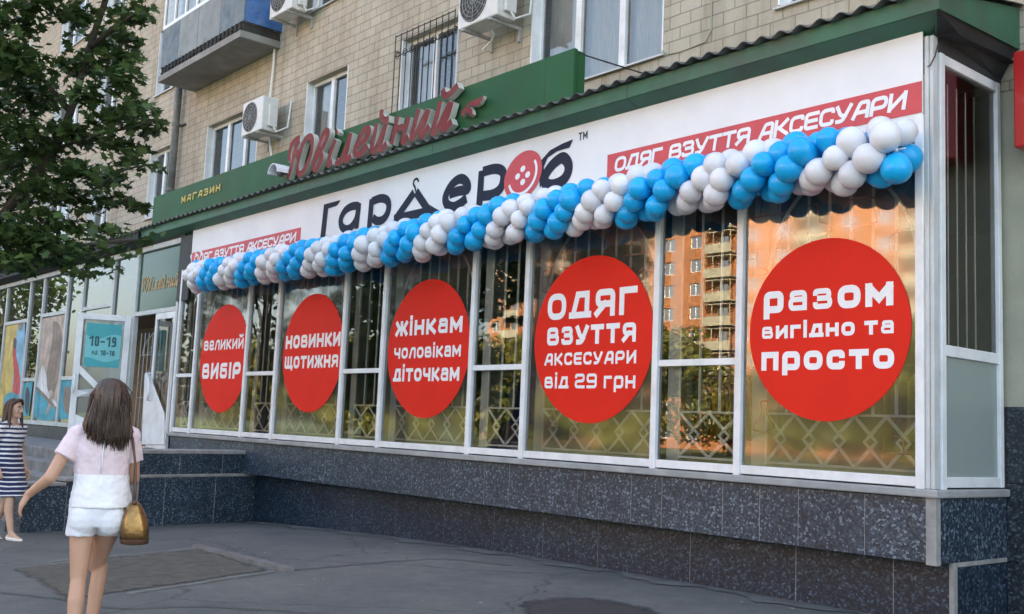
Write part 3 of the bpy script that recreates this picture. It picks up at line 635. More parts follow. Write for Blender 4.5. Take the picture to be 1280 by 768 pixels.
# ------------------------------------------------------------------ neighbouring shop front with the entrance
ES = thing('storefront', 'tall glazed shop front with entrance doors and posters, left of the balloon garland', 'storefront', (-24, YF, 0))
YE = 7.44
def mxp(top, bot=None):
    a = F(*top, YE).x; return a if bot is None else (a+F(*bot, YE).x)/2
Ma, Mb, Mc, Md, Me = mxp((12, 359)), mxp((39, 352), (27, 523)), mxp((56, 348), (44, 523)), mxp((88.5, 339), (73, 525)), mxp((107, 333), (93, 527))
Mf, Mg, Mh = mxp((147, 323)), mxp((170, 316), (163, 545)), -17.86
Lm = [Ma-6.2, Ma-4.2, Ma-3.4, Ma-1.0, Ma, Mb, Mc, Md, Me, Mf, Mg, Mh]
for x in Lm+[Ma-8.4, Ma-11, Ma-14]:
    mb = MB(); mb.box(x-.045, x+.045, YE-.04, YE+.05, 1.24 if x not in (Mf, Mg) else .95, 4.60); obj('mullion', mb, A['upvc_grey'], ES, bevel=.006)
mb = MB(); mb.box(Ma-16, XL-.0, YE-.06, YE+.06, 4.605, 4.70); obj('top_rail', mb, A['upvc_grey'], ES, bevel=.006)
mb = MB(); mb.box(Ma-16, Me-.05, YE-.07, YE+.06, 1.21, 1.30); obj('bottom_rail', mb, A['upvc_grey'], ES, bevel=.006)
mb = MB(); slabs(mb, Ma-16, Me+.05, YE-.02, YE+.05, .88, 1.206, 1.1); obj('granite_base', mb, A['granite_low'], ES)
tr = [(Ma, Mb, F(22, 403, YE).z), (Mc, Md, F(67, 393, YE).z), (Me, Mf, F(122, 384, YE).z), (Mb, Mc, F(35, 475, YE).z), (Md, Me, F(84, 473, YE).z), (Mg, Mh, F(194, 390, YE).z)]
for a, b, z in tr:
    mb = MB(); mb.box(a+.046, b-.046, YE-.03, YE+.05, z-.04, z+.04); obj('transom', mb, A['upvc_grey'], ES, bevel=.005)
ZDOOR = tr[5][2]
for a, b in zip(Lm, Lm[1:]):
    if a in (Mg,): continue
    mb = MB(); mb.quad((a, YE+.01, 1.25), (b, YE+.01, 1.25), (b, YE+.01, 4.61), (a, YE+.01, 4.61)); obj('glass_pane', mb, A['glass'], ES)
mb = MB(); mb.quad((Mh, YE+.01, 1.25), (XL, YE+.01, 1.25), (XL, YE+.01, 4.61), (Mh, YE+.01, 4.61)); obj('glass_pane', mb, A['glass'], ES)
mb = MB(); mb.box(Mg+.05, Mh-.05, YE+.005, YE+.02, ZDOOR+.04, 4.60); obj('transom_panel', mb, A['greenfilm'], ES)
mb = MB(); mb.box(Mf+.046, Mg-.046, YE-.005, YE+.004, 1.0, 3.4); obj('side_panel', mb, A['upvc_grey'], ES)
# dark lintel panel between the two fronts
mb = MB(); mb.box(-17.84, -17.36, YF-.028, YF-.004, 3.55, 4.70); obj('dark_panel', mb, A['dark'], ES)
mb = MB()
traced(mb, [[(355, 170), (375, 260), (420, 300), (450, 230), (440, 170)], [(415, 150), (470, 130), (520, 110)], [(470, 130), (500, 190)], [(550, 40), (600, 90), (630, 170)], [(480, 45), (500, 50)]], 220, 310, 19.2, YF-.03, .055, closed=())
obj('white_scroll', mb, A['white'], ES)
# glazed right leaf, white lower panel, handle
xm = F(190.5, 470, YE).x; zb = .96
mb = MB(); mb.box(xm, xm+.07, YE-.03, YE+.03, zb, ZDOOR-.045); mb.box(Mh-.12, Mh-.05, YE-.03, YE+.03, zb, ZDOOR-.045); mb.box(xm+.071, Mh-.121, YE-.03, YE+.03, ZDOOR-.16, ZDOOR-.046); mb.box(xm+.071, Mh-.121, YE-.03, YE+.03, zb, zb+.1)
dr = obj('door', mb, A['upvc'], ES, bevel=.006)
mb = MB(); mb.quad((xm+.07, YE, zb+.1), (Mh-.12, YE, zb+.1), (Mh-.12, YE, ZDOOR-.16), (xm+.07, YE, ZDOOR-.16)); obj('pane', mb, A['glass'], dr)
mb = MB(); pl = [F(*q, YE-.035) for q in [(182, 468), (187.5, 468), (206, 517), (206.5, 556), (178, 556)]]; mb.prism(pl, (0, -.02, 0)); obj('lower_panel', mb, A['upvc'], dr, bevel=.004)
mb = MB(); hp = [F(*q, YE-.11) for q in [(183, 467), (186.5, 478), (187, 490), (184, 500)]]; mb.tube(hp, .022, 8); mb.tube([hp[0], hp[0]+Vector((0, .09, 0))], .018, 6); mb.tube([hp[3], hp[3]+Vector((0, .09, 0))], .018, 6); obj('handle', mb, A['upvc'], dr, True)
# folded security grille inside the left half of the doorway
mb = MB(); x0, x1 = Mg+.08, xm-.02; y = YE+.12
for i in range(7):
    x = x0+(x1-x0)*i/6; mb.tube([(x, y+.01*i, zb), (x, y+.01*i, ZDOOR-.35)], .012, 5)
for z in (zb+.1, zb+.9, zb+1.7): mb.tube([(x0, y, z), (x1, y+.06, z)], .012, 5)
mb.tube([(x1-.55*math.cos(t)*(x1-x0)/.6, y+.02, ZDOOR-.75+.42*math.sin(t)) for t in [math.pi/2*j/10 for j in range(11)]], .014, 5)
for i in range(4):
    cx, cz = (x0+x1)/2, zb+.4+i*.45; mb.tube([(cx+(.12-.007*k)*math.cos(k*.5), y-.01, cz+(.12-.007*k)*math.sin(k*.5)) for k in range(15)], .008, 4)
obj('door_grille', mb, A['iron'], ES)
# open leaf standing out over the landing
H0, E0 = atz(161, 401, 3.4), atz(103.5, 402.5, 3.4); H0.x, H0.y = Mg-.03, YE-.06
dv = Vector((-.40, -.92, 0)); dl = .95; dv.normalize(); nv = Vector((dv.y, -dv.x, 0))
def leaf_box(mb, s0, s1, z0, z1, t0=-.03, t1=.03):
    P = [H0+dv*s0+nv*t0, H0+dv*s1+nv*t0, H0+dv*s1+nv*t1, H0+dv*s0+nv*t1]
    mb.prism([(p.x, p.y, z0) for p in P], (0, 0, z1-z0))
zt = 3.4; mb = MB(); leaf_box(mb, 0, .11, zb, zt); leaf_box(mb, dl-.11, dl, zb, zt); leaf_box(mb, .111, dl-.111, zt-.11, zt); leaf_box(mb, .111, dl-.111, zb, zb+.12)
od = obj('door', mb, A['upvc'], ES, bevel=.006, label='white glazed door leaf standing open')
mb = MB(); P = [H0+dv*.11, H0+dv*(dl-.11)]; mb.quad((P[0].x, P[0].y, zb+.12), (P[1].x, P[1].y, zb+.12), (P[1].x, P[1].y, zt-.11), (P[0].x, P[0].y, zt-.11)); obj('pane', mb, A['frost'] if False else glass_mat('door glass', 1.6, (.55, .62, .62), .02, body=(.30, .36, .36, .45)), od)
def leaf_poly(mb, pts, t0, t1):
    mb.prism([tuple(H0+dv*s+nv*t0+Vector((0, 0, z-H0.z))) for s, z in pts], tuple(nv*(t1-t0)))
sgn = 1 if nv.dot(Vector((0, 0, 0))-H0) > 0 else -1
mb = MB(); leaf_poly(mb, [(dl-.11, 2.42), (dl-.11, 2.27), (dl*.42, 1.86), (dl*.42, 2.0)], .031*sgn, .05*sgn); leaf_poly(mb, [(dl-.11, 1.95), (dl-.11, 1.82), (dl*.42+.02, 2.0), (dl*.42, 1.87)][::1], .031*sgn, .046*sgn); leaf_poly(mb, [(.11, zb+.12), (dl-.11, zb+.12), (dl-.11, 1.5), (.11, 1.2)], .002*sgn, .02*sgn); obj('door_brace', mb, A['upvc'], od)
mb = MB(); hp = [H0+dv*(dl-.05)+nv*(.09*sgn)+Vector((0, 0, z-H0.z)) for z in (1.9, 2.0, 2.15, 2.25)]; mb.tube(hp, .02, 8); obj('handle', mb, A['upvc'], od, True)
# roof and dark soffit of the neighbour
mb = MB(); mb.quad((Ma-16, YE-.05, 4.71), (-19.3, YE-.05, 4.71), (-19.3, 7.17, 4.78), (Ma-16, 7.17, 4.78)); mb.box(Ma-16, -19.3, 7.15, 7.17, 4.78, 4.93); mb.box(-19.32, -17.7, YF-.02, YF+.02, 4.7, 4.82); obj('soffit', mb, A['soffit'], ES)
mb = MB(); corrugated(mb, Ma-16, -19.32, 7.11, 4.955, YW-.002, 5.24); obj('corrugated_roof', mb, A['roof'], ES, True)
# ------------------------------------------------------------------ landing, stairs and their granite cheek wall
ST = thing('entrance_steps', 'wide grey entrance steps with a granite cheek wall, below the shop door', 'steps', (-16, 6, 0))
mb = MB(); mb.box(-34, -14.92, 5.62, YF+.25, -.2, .93)
for i, (y, z) in enumerate([(5.30, .755), (4.98, .585), (4.66, .415), (4.34, .245)]): mb.box(-34, -14.32-.02*i, y, 5.62-.002*(i+1), -.2, z)
obj('stairs', mb, A['stair'], ST, bevel=.018)
wa, wb = Vector((-14.93, 7.78, 0)), Vector((-14.0, 4.04, 0)); wd = (wb-wa).normalized(); wn_ = Vector((wd.y, -wd.x, 0))
wn_ = wn_ if wn_.x < 0 else -wn_
def cheek(mb, s0, s1, z0, z1, th=.36, out=0):
    P = [wa+wd*s0-wn_*out, wa+wd*s1-wn_*out, wa+wd*s1+wn_*th, wa+wd*s0+wn_*th]; mb.prism([(p.x, p.y, z0) for p in P], (0, 0, z1-z0))
mb = MB()
for s0, s1 in ((.02, .80), (.808, 1.56), (1.568, 2.3)): cheek(mb, s0, s1, .735, 1.02)
for s0, s1 in ((.02, .9), (.908, 1.78), (1.788, 2.5), (2.508, 3.27), (3.278, 3.87)): cheek(mb, s0, s1, -.1, .69 if s1 < 2.6 else (.655 if s1 < 3.5 else .60), out=.004)
obj('granite_cladding', mb, A['granite'], ST, bevel=.004)
mb = MB(); cheek(mb, .0, 2.29, .60, 1.015, .35, -.003); cheek(mb, .0, 2.36, 1.02, 1.075, .40, .02); cheek(mb, 0, 2.4, .69, .735, .36, .006); cheek(mb, 2.41, 3.3, .655, .70, .38, .02); cheek(mb, 3.3, 3.88, .60, .645, .38, .02); cheek(mb, .0, 3.865, -.1, .6, .34, .001)
obj('cheek_wall', mb, A['cement'], ST, bevel=.012)
# ------------------------------------------------------------------ banner with the shop name
YB = 7.375
BN = thing('shop_banner', 'long white banner with a dark shop name, red button and red strips, behind the garland', 'banner', (-10, YB, 4.3))
mb = MB(); mb.box(-17.34, -3.945, YB, YB+.012, 3.98, 4.76); obj('banner_sheet', mb, A['banner'], BN)
for k, (x0, x1) in enumerate(((-17.30, -13.52), (-7.30, -3.95))):
    mb = MB(); mb.box(x0, x1, YB-.006, YB-.001, 4.115, 4.362); st = obj('red_strip', mb, A['redprint'], BN)
    for wd_ in range(3):
        mb = MB(); text(mb, 'ОДЯГ ВЗУТТЯ АКСЕСУАРИ', x0+.10, x1-.13, 4.165, 4.315, YB-.008, .22, .16, 1.9, word=wd_); obj('lettering', mb, A['white'], st)
Y1 = YB-.004
def fillpoly(pts, ox, oy, sc, y, lift=0): mb.add([tuple(F(ox+a/sc, oy+b/sc, y)+Vector((0, -lift, 0))) for a, b in pts], [tuple(range(len(pts)))])
mb = MB()
fillpoly([(112, 345), (268, 303), (252, 335), (232, 358), (152, 384)], 390, 210, 7.53, Y1); fillpoly([(112, 345), (152, 384), (112, 760), (66, 760)], 390, 210, 7.53, Y1)
obj('logo_letter', mb, A['navy'], BN)
mb = MB()
traced(mb, [[(432, 362), (370, 365), (310, 405), (272, 480), (278, 550), (320, 578), (370, 555), (412, 490), (430, 420)]], 390, 210, 7.53, Y1, .115, closed=(0,))
fillpoly([(420, 345), (463, 332), (437, 570), (398, 578), (415, 480)], 390, 210, 7.53, Y1, .0014)
obj('logo_letter', mb, A['navy'], BN)
mb = MB()
traced(mb, [[(560, 318), (640, 288), (700, 300), (722, 350), (708, 430), (665, 488), (610, 500), (570, 470)]], 390, 210, 7.53, Y1, .115)
fillpoly([(541, 297), (585, 284), (550, 690), (505, 690)], 390, 210, 7.53, Y1, .0014)
obj('logo_letter', mb, A['navy'], BN)
mb = MB()
traced(mb, [[(960, 232), (780, 490)], [(770, 482), (1085, 412)], [(978, 225), (1085, 385), (1185, 445)]], 390, 210, 7.53, Y1, .115, smooth=False)
traced(mb, [[(975, 222), (970, 185), (955, 155), (962, 118), (988, 103), (1004, 132)]], 390, 210, 7.53, Y1, .03)
obj('logo_letter', mb, A['navy'], BN)
mb = MB()
traced(mb, [[(140, 530), (215, 505), (282, 492), (278, 440), (238, 408), (190, 425), (140, 480), (106, 560), (122, 615), (170, 632), (225, 605), (275, 562)]], 540, 160, 6.4, Y1, .12)
obj('logo_letter', mb, A['navy'], BN)
mb = MB()
traced(mb, [[(405, 352), (500, 328), (560, 345), (572, 400), (550, 480), (490, 530), (405, 545)]], 540, 160, 6.4, Y1, .12)
fillpoly([(374, 348), (420, 337), (402, 640), (352, 640)], 540, 160, 6.4, Y1, .0014)
obj('logo_letter', mb, A['navy'], BN)
mb = MB()
traced(mb, [[(905, 385), (960, 300), (1040, 240), (1088, 285), (1085, 360), (1040, 425), (960, 458), (905, 440)]], 540, 160, 6.4, Y1, .125, closed=(0,))
fillpoly([(862, 480), (858, 380), (872, 262), (945, 180), (1040, 128), (1128, 92), (1100, 158), (1000, 188), (925, 240), (895, 310), (900, 420)], 540, 160, 6.4, Y1, .0016)
obj('logo_letter', mb, A['navy'], BN)
mb = MB()
p0, p1 = F(540+1172/6.4, 160+105/6.4, Y1), F(540+1243/6.4, 160+90/6.4, Y1)
text(mb, 'TM', p0.x, p1.x, p0.z, p0.z+.085, Y1, .16)
obj('logo_letter', mb, A['navy'], BN)
bc = F(653.7, 219.5, Y1); ex = (F(677, 215, Y1).x-F(630.5, 224, Y1).x)/2; ez = (F(662, 189, Y1).z-F(645, 252.5, Y1).z)/2
def ell(k0, k1, t0=0, t1=2*math.pi, n=48, cx=0, cz=0): return [(bc.x+cx+k0*ex*math.cos(t0+(t1-t0)*i/n)+.16*k1*ez*math.sin(t0+(t1-t0)*i/n), bc.z+cz+k1*ez*math.sin(t0+(t1-t0)*i/n)) for i in range(n+1)]
mb = MB(); mb.add([(x, Y1-.004, z) for x, z in ell(1, 1)[:-1]], [tuple(range(48))]); bt = obj('button', mb, A['redprint'], BN)
mb = MB()
for dx, dz in ((.0, .27), (-.27, .0), (.27, -.02), (.02, -.28)): mb.add([(x, Y1-.0055, z) for x, z in ell(.13, .13, cx=dx*ex, cz=dz*ez, n=16)[:-1]], [tuple(range(16))])
put_ribbon(mb, [Vector(p) for p in ell(.72, .76, math.radians(-158), math.radians(42), 30)], .035, lambda a, b, w: (a, Y1-.0055-w, b)); obj('button_holes', mb, A['white'], bt)
# ------------------------------------------------------------------ round stickers on the panes
stick = [('round red window sticker reading великий ВИБІР, the leftmost pane of the bay', -15.845, .87, 2.505, [('великий', (255.4, 438), (304.6, 423), (304.6, 436.7), (255.4, 426), .25), ('ВИБІР', (253, 474.6), (301, 451), (301, 473), (253, 456), .285)]),
 ('round red window sticker reading НОВИНКИ ЩОТИЖНЯ', -13.035, .835, 2.52, [('НОВИНКИ', (357.5, 438), (426, 414), (426, 431), (357.5, 421), .28), ('ЩОТИЖНЯ', (356, 463), (423, 442), (423, 457.5), (356, 447), .27)]),
 ('round red window sticker reading жінкам чоловікам діточкам', -10.285, .84, 2.50, [('жінкам', (495, 420), (578.4, 395.7), (578.4, 416.4), (495, 402), .29), ('чоловікам', (493, 448.4), (576.4, 431), (576.4, 446.5), (493, 435.5), .26), ('діточкам', (492, 477.7), (574.5, 458), (574.5, 475.8), (492, 462), .27)]),
 ('round red window sticker reading ОДЯГ ВЗУТТЯ АКСЕСУАРИ від 29 грн', -7.49, .845, 2.51, [('ОДЯГ', (685, 401.5), (797, 355.6), (797, 392), (685, 370), .24), ('ВЗУТТЯ', (684, 433), (795.6, 402), (795.6, 427.6), (684, 410), .275), ('АКСЕСУАРИ', (681, 458), (795.6, 437), (795.6, 453.6), (681, 443), .23), ('від 29 грн', (681, 486.4), (794.5, 468.5), (794.5, 485), (681, 472), .25)]),
 ('round red window sticker reading разом вигідно та просто', -4.80, .745, 2.49, [('разом', (955, 391.5), (1117, 352.5), (1117, 383), (955, 365), .325), ('вигідно та', (952.5, 424.4), (1118, 400), (1118, 417.5), (952.5, 408), .31), ('просто', (952, 463.5), (1118, 437), (1118, 461), (952, 439), .335)])]
YS = YF+.008
for lab, cx, r, cz, lines in stick:
    t = thing('window_sticker', lab, 'sticker', (cx, YS, cz), 0, 'round red stickers on the shop panes')
    mb = MB(); mb.prism([(cx+r*math.cos(a), YS, cz+r*math.sin(a)) for a in [-2*math.pi*i/72 for i in range(72)]], (0, -.0015, 0)); obj('disc', mb, A['redvinyl'], t)
    for s, bl, tr_, br, tl, bold in lines:
        a, b, c, d = F(*bl, YS), F(*tr_, YS), F(*br, YS), F(*tl, YS)
        z0 = (a.z+c.z)/2; z1 = (b.z+d.z)/2
        for wd_ in range(len(s.split())):
            mb = MB(); text(mb, s, (a.x+d.x)/2, (b.x+c.x)/2, z0, z1, YS-.003, bold, 0, 1.3+10*bold*.9, caps_h=1.28 if '29' in s else None, word=wd_)
            obj('lettering', mb, A['white'], t)
DOOD = {'bag': [[(-.5, -.4), (.5, -.4), (.42, .25), (-.42, .25), (-.5, -.4)], [(-.2, .25), (-.15, .55), (.15, .55), (.2, .25)]], 'boot': [[(-.3, .5), (.05, .5), (.08, -.1), (.5, -.28), (.5, -.45), (-.3, -.45), (-.3, .5)]], 'hat': [[(-.6, -.2), (.6, -.2)], [(-.35, -.2), (-.3, .3), (0, .4), (.3, .3), (.35, -.2)]], 'dress': [[(-.15, .5), (.15, .5), (.1, .1), (.45, -.5), (-.45, -.5), (-.1, .1), (-.15, .5)]]}
T = thing('window_film', 'clear film with thin red outline drawings of clothes, behind the two rightmost red stickers', 'film', (-6.2, YF+.05, 3.2))
INK = mat('thin red ink', (.45, .10, .07), .6, .05)
for kind, px, py, sc_ in (('bag', 1075, 262, .30), ('boot', 1020, 275, .26), ('hat', 962, 262, .26), ('dress', 985, 292, .26), ('bag', 1130, 300, .24), ('boot', 945, 330, .22), ('hat', 1118, 560, .22), ('dress', 955, 520, .24), ('bag', 712, 322, .24), ('dress', 760, 312, .24), ('hat', 795, 312, .24), ('boot', 684, 352, .22), ('bag', 803, 352, .2), ('dress', 690, 520, .2)):
    mb = MB(); p = F(px, py, YF+.04)
    for i, ln in enumerate(DOOD[kind]): put_ribbon(mb, smooth_line([Vector((p.x+a*sc_, p.z+b*sc_)) for a, b in ln], False, 3), .011, lambda a, b, w: (a, YF+.04-w, b), 0, .0005*i)
    obj('drawing', mb, INK, T)
# ------------------------------------------------------------------ green sign with script letters above the eave
YG = 7.33
GS = thing('shop_sign', 'long green sheet sign with faded red script letters on the eave', 'shop sign', (-13.4, YG, 5))
mb = MB()
xs = [-19.15, -17.6, -16.0, -14.2, -12.4, -10.6, -8.25, -7.80]
for a, b in zip(xs, xs[1:]): mb.box(a+.0015, b-.0015, YG, YG+.05+rnd(0, .003), 5.005, 5.60)
mb.box(-19.15, -7.80, YG+.055, YG+.16, 5.02, 5.585)
for a in (-17, -14, -11, -8.2): mb.box(a, a+.05, YG+.06, YG+.25, 4.98, 5.5)
obj('board', mb, A['green'], GS)
q = F(719.5, 62, YG)
for x, z in ((q.x-.02, q.z-.02), (-12.5, 5.56), (-17.9, 5.56)):
    mb = MB(); mb.tube([(x, YG+.05, z), (x-.01, YW-.01, z+.05)], .009, 6); mb.box(x-.05, x+.03, YW-.014, YW, z-.02, z+.10); obj('tie_rod', mb, A['iron_black'], GS)
L1 = [[(135, 650), (165, 560), (195, 430), (215, 370), (238, 318)], [(152, 500), (152, 430), (172, 355), (210, 312), (245, 300)], [(190, 445), (248, 412)],
 [(325, 285), (282, 325), (250, 420), (222, 540), (232, 610), (272, 590), (322, 490), (350, 380), (350, 305)]]
L2 = [[(355, 545), (400, 455), (470, 320), (490, 255), (475, 235), (445, 270), (405, 380), (368, 490), (362, 555), (385, 570), (425, 500), (435, 455), (415, 430)],
 [(553, 310), (520, 400), (492, 490), (490, 530), (525, 505)], [(560, 255), (572, 232)]]
L3 = [[(558, 495), (572, 512), (605, 480), (650, 370), (688, 255)], [(688, 255), (660, 390), (640, 475), (650, 490), (690, 450)],
 [(715, 395), (785, 340), (845, 260), (838, 215), (800, 235), (750, 330), (722, 415), (742, 445), (790, 420), (835, 365)],
 [(912, 170), (893, 280), (870, 385), (882, 412), (925, 350), (985, 200)], [(992, 175), (965, 290), (942, 375), (955, 398), (1000, 345)], [(960, 50), (955, 105), (980, 142), (1020, 130)]]
L4 = [[(120, 390), (95, 500), (62, 635)], [(88, 500), (190, 478)], [(218, 392), (190, 500), (162, 590), (172, 612), (212, 560)],
 [(305, 322), (272, 440), (242, 550), (252, 575), (300, 500), (378, 335)], [(392, 325), (355, 440), (325, 530), (335, 555), (395, 470)],
 [(492, 255), (460, 390), (425, 505), (437, 528), (490, 450), (578, 260)], [(590, 260), (560, 370), (518, 470), (528, 498), (592, 430)], [(512, 150), (525, 198), (565, 200), (645, 115)]]
YL = YG-.03
for nm, ls, o in (('script_letter', L1, (340, 130)), ('script_letter', L2[:1], (340, 130)), ('script_letter', L2[1:], (340, 130)), ('script_letter', L3[:2], (340, 130)), ('script_letter', L3[2:3], (340, 130)), ('script_letter', L3[3:], (340, 130)),
                  ('script_letter', L4[:3], (480, 90)), ('script_letter', L4[3:5], (480, 90)), ('script_letter', L4[5:], (480, 90))):
    mb = MB(); yl = YL-.085; cl = (3,) if ls is L1 else ()
    for i, ln in enumerate(ls):
        p2 = [Vector((p.x, p.z)) for p in [F(o[0]+a/6.98, o[1]+b/6.98, yl) for a, b in ln]]
        if len(p2) > 2: p2 = smooth_line(p2, i in cl)
        put_ribbon(mb, p2, .092 if o[0] == 340 else .088, lambda a, b, w: (a, YL-w, b), .085, .0006*i, i in cl)
    obj(nm, mb, [A['letter_red'], A['letter_side']], GS)
for pl in ([(675, 392), (674, 350), (700, 312), (728, 296), (752, 305), (772, 330), (774, 370), (752, 390), (738, 380), (740, 362), (718, 355)], [(712, 296), (738, 268), (800, 240), (868, 208), (862, 235), (835, 280), (800, 304), (775, 300), (752, 288)]):
    mb = MB(); P = [F(480+a/6.98, 90+b/6.98, YL-.05) for a, b in pl]; mb.prism([(p.x, YL-.05, p.z) for p in P], (0, .05, 0), 0, 1); obj('leaf_ornament', mb, [A['letter_red'], A['letter_side']], GS)
a, b = F(228, 249.5, YG), F(278.5, 233, YG)
for k, ch in enumerate('МАГАЗИН'):
    mb = MB(); w = (b.x-a.x)/7; text(mb, ch, a.x+w*k, a.x+w*(k+.66), 5.30, 5.42, YG-.002, .2, 0, 6, depth=.012); obj('letter', mb, [A['yellow'], A['yellow']], GS)
mb = MB(); corrugated(mb, -19.1, -7.85, YG-.004, 4.99, YG+.02, 5.0, .19, .016); obj('lower_edge', mb, A['fascia'], GS)
# camera / lamp under a white hood on the sign
q = F(352, 216, YG-.15); T = thing('security_camera', 'small grey camera under a white hood on the green sign', 'camera', (q.x, YG, q.z))
mb = MB(); mb.tube([(q.x, YG, q.z), (q.x, YG-.10, q.z)], .02, 8); mb.ball((q.x, YG-.17, q.z-.01), .055, 12); obj('camera_body', mb, A['pipe'], T, True)
mb = MB(); n = 9; vs = [(q.x+r*math.cos(math.pi*k/(n-1)), y, q.z-.03+r*.95*math.sin(math.pi*k/(n-1))) for r in (.15, .135) for y in (YG-.03, YG-.30) for k in range(n)]
mb.add(vs, [f for k in range(n-1) for f in ((k, k+1, n+k+1, n+k), (2*n+k, 3*n+k, 3*n+k+1, 2*n+k+1), (n+k, n+k+1, 3*n+k+1, 3*n+k))]); obj('hood', mb, A['white'], T)
# ------------------------------------------------------------------ balloon garland
GA = thing('balloon_garland', 'garland of blue and white balloons in spiral bands, hung along the banner', 'balloons', (-10, 7.08, 3.8))
def balloon_mesh(name, M):
    mb = MB(); n, h = 16, 10; R = .132
    vs = [(0, 0, -R*1.12)]
    for i in range(1, h):
        a = math.pi*i/h; rr = R*math.sin(a)*(1-.10*(math.cos(a)))
        vs += [(rr*math.cos(2*math.pi*j/n), rr*math.sin(2*math.pi*j/n), -R*math.cos(a)*(1.12 if a < math.pi/2 else 1.0)) for j in range(n)]
    vs.append((0, 0, R)); fs = [(0, 1+(j+1) % n, 1+j) for j in range(n)]
    for i in range(h-2): fs += [(1+i*n+j, 1+i*n+(j+1) % n, 1+(i+1)*n+(j+1) % n, 1+(i+1)*n+j) for j in range(n)]
    k = 1+(h-2)*n; fs += [(k+j, k+(j+1) % n, len(vs)-1) for j in range(n)]
    mb.add(vs, fs); mb.tube([(0, 0, -R*1.10), (0, 0, -R*1.2)], [.008, .014], 6)
    me = mesh_of(name, mb, M, True); return me
MEB, MEW = balloon_mesh('balloon', A['bl']), balloon_mesh('balloon', A['wh'])
tie = MB(); tie.ball((0, 0, 0), .022, 8); tie.tube([(-.08, 0, 0), (.08, 0, 0)], .006, 6); TIE = mesh_of('balloon_cluster', tie, A['white'], True)
GP = [(-16.6, 3.82), (-14.2, 3.80), (-11.73, 3.76), (-8.91, 3.775), (-6.34, 3.79), (-4.96, 3.785), (-4.0, 3.755)]
nq, pitch, xe = 94, .1325, -4.00; rr = .164
for k in range(nq):
    x = xe-pitch*(nq-1-k); z = interp(GP, x)+.012*math.sin(k*1.3)
    o = bpy.data.objects.new('balloon_cluster', TIE); C.objects.link(o); o.parent = GA; o.location = Vector((x, 7.08, z))-GA.location
    for i in range(4):
        a = math.radians(36*((x+4.89)/pitch)-45+90*i)+rnd(-.13, .13)     # each row turned an eighth: the colours wind round
        bl = bpy.data.objects.new('balloon', MEB if i < 2 else MEW); C.objects.link(bl); bl.parent = o
        d = Vector((rnd(-.2, .2), -math.cos(a), math.sin(a))).normalized(); R_ = rr*rnd(.92, 1.08)
        bl.location = d*R_+Vector((rnd(-.02, .02), 0, 0)); bl.rotation_euler = d.to_track_quat('Z', 'Y').to_euler(); q_ = rnd(.73, .88); bl.scale = (q_*rnd(.96, 1.04), q_*rnd(.96, 1.04), q_*rnd(.97, 1.12))
# ------------------------------------------------------------------ posters, painted script and notices
def poster(label, cat, base, y, layers):
    t = thing('poster' if cat == 'poster' else 'sign', label, cat, base)
    for i, (nm, pts, M) in enumerate(layers):
        mb = MB(); P = [F(*q, y) for q in pts]
        if nm not in ('paper', 'blue_field'): P = [Vector((q.x, y, q.y)) for q in smooth_line([Vector((p.x, p.z)) for p in P], True, 6)]
        mb.add([(p.x, y-.0012*i, p.z) for p in P], [tuple(range(len(P)))]); obj(nm, mb, M, t)
    return t
pm = lambda n, c: mat(n, c, .6, .38, 2.6, grime=(*[x*.45 for x in c], .6), gs=3.5)
yel, sky_, tan_, red_, dk, wht, brn, teal_ = pm('poster yellow', (.62, .47, .12)), pm('poster sky blue', (.22, .46, .66)), pm('poster skin', (.52, .40, .33)), pm('poster red', (.55, .06, .07)), pm('poster dark', (.05, .05, .07)), pm('poster white', (.74, .74, .74)), pm('poster brown', (.27, .20, .16)), pm('poster teal', (.06, .35, .45))
py = YE-.006
poster('yellow and blue poster of a slim figure in red, in the far left shop window', 'poster', tuple(F(15, 470, py)), py,
 [('paper', [(8.5, 405), (32, 401), (26, 522), (-3, 519)], yel), ('blue_field', [(22.5, 403), (32, 401), (26, 522), (13, 520.5), (18, 450)], sky_), ('figure', [(17, 424), (20, 425), (20.5, 445), (25, 470), (24, 492), (16, 494), (17.5, 470), (16, 445)], red_), ('face', [(18, 423), (21, 426), (19.5, 436), (16.5, 434)], dk), ('bouquet', [(5, 500), (10, 492), (17, 491), (24, 497), (25, 510), (15, 521), (6, 519)], teal_), ('bow', [(23, 404), (29, 402.5), (27.5, 412), (24, 413)], brn)])
poster('poster of flowing brown hair and bare legs over teal, between two dark panes', 'poster', tuple(F(60, 470, py)), py,
 [('paper', [(51, 399), (83, 393), (72, 524), (44, 522)], tan_), ('hair', [(67, 402), (76, 410), (78, 440), (73, 470), (68, 490), (60, 492), (58, 470), (63, 440), (66, 420)], brn), ('dress', [(47, 478), (53, 457), (58, 470), (60, 488), (71, 505), (70, 512), (57, 497), (46, 486)], wht), ('water', [(45.5, 486), (57, 497), (70, 513), (72, 524), (44, 522)], teal_), ('legs', [(62, 489), (67, 491), (64, 506), (60, 517), (58, 516), (61, 503)], tan_), ('rail', [(47, 484), (58, 495), (71, 510), (71, 514), (57, 499), (46, 487)], brn)])
poster('teal patterned film in the lower pane right of the figure poster', 'poster', tuple(F(34, 500, py)), py, [('paper', [(30, 479), (41, 477.5), (36, 520), (25, 521)], teal_), ('print', [(33, 485), (37, 490), (36, 512), (33, 518), (31, 505)], dk)])
poster('teal patterned film in the lower pane beside the open door', 'poster', tuple(F(85, 500, py)), py, [('paper', [(77, 476), (92, 475), (87, 524), (73, 524)], teal_), ('print', [(82, 484), (88, 488), (86, 515), (82, 516), (79, 500)], brn)])
T = thing('window_lettering', 'gold painted script word on the green panel above the door', 'lettering', tuple(F(198, 345, YE-.03)))
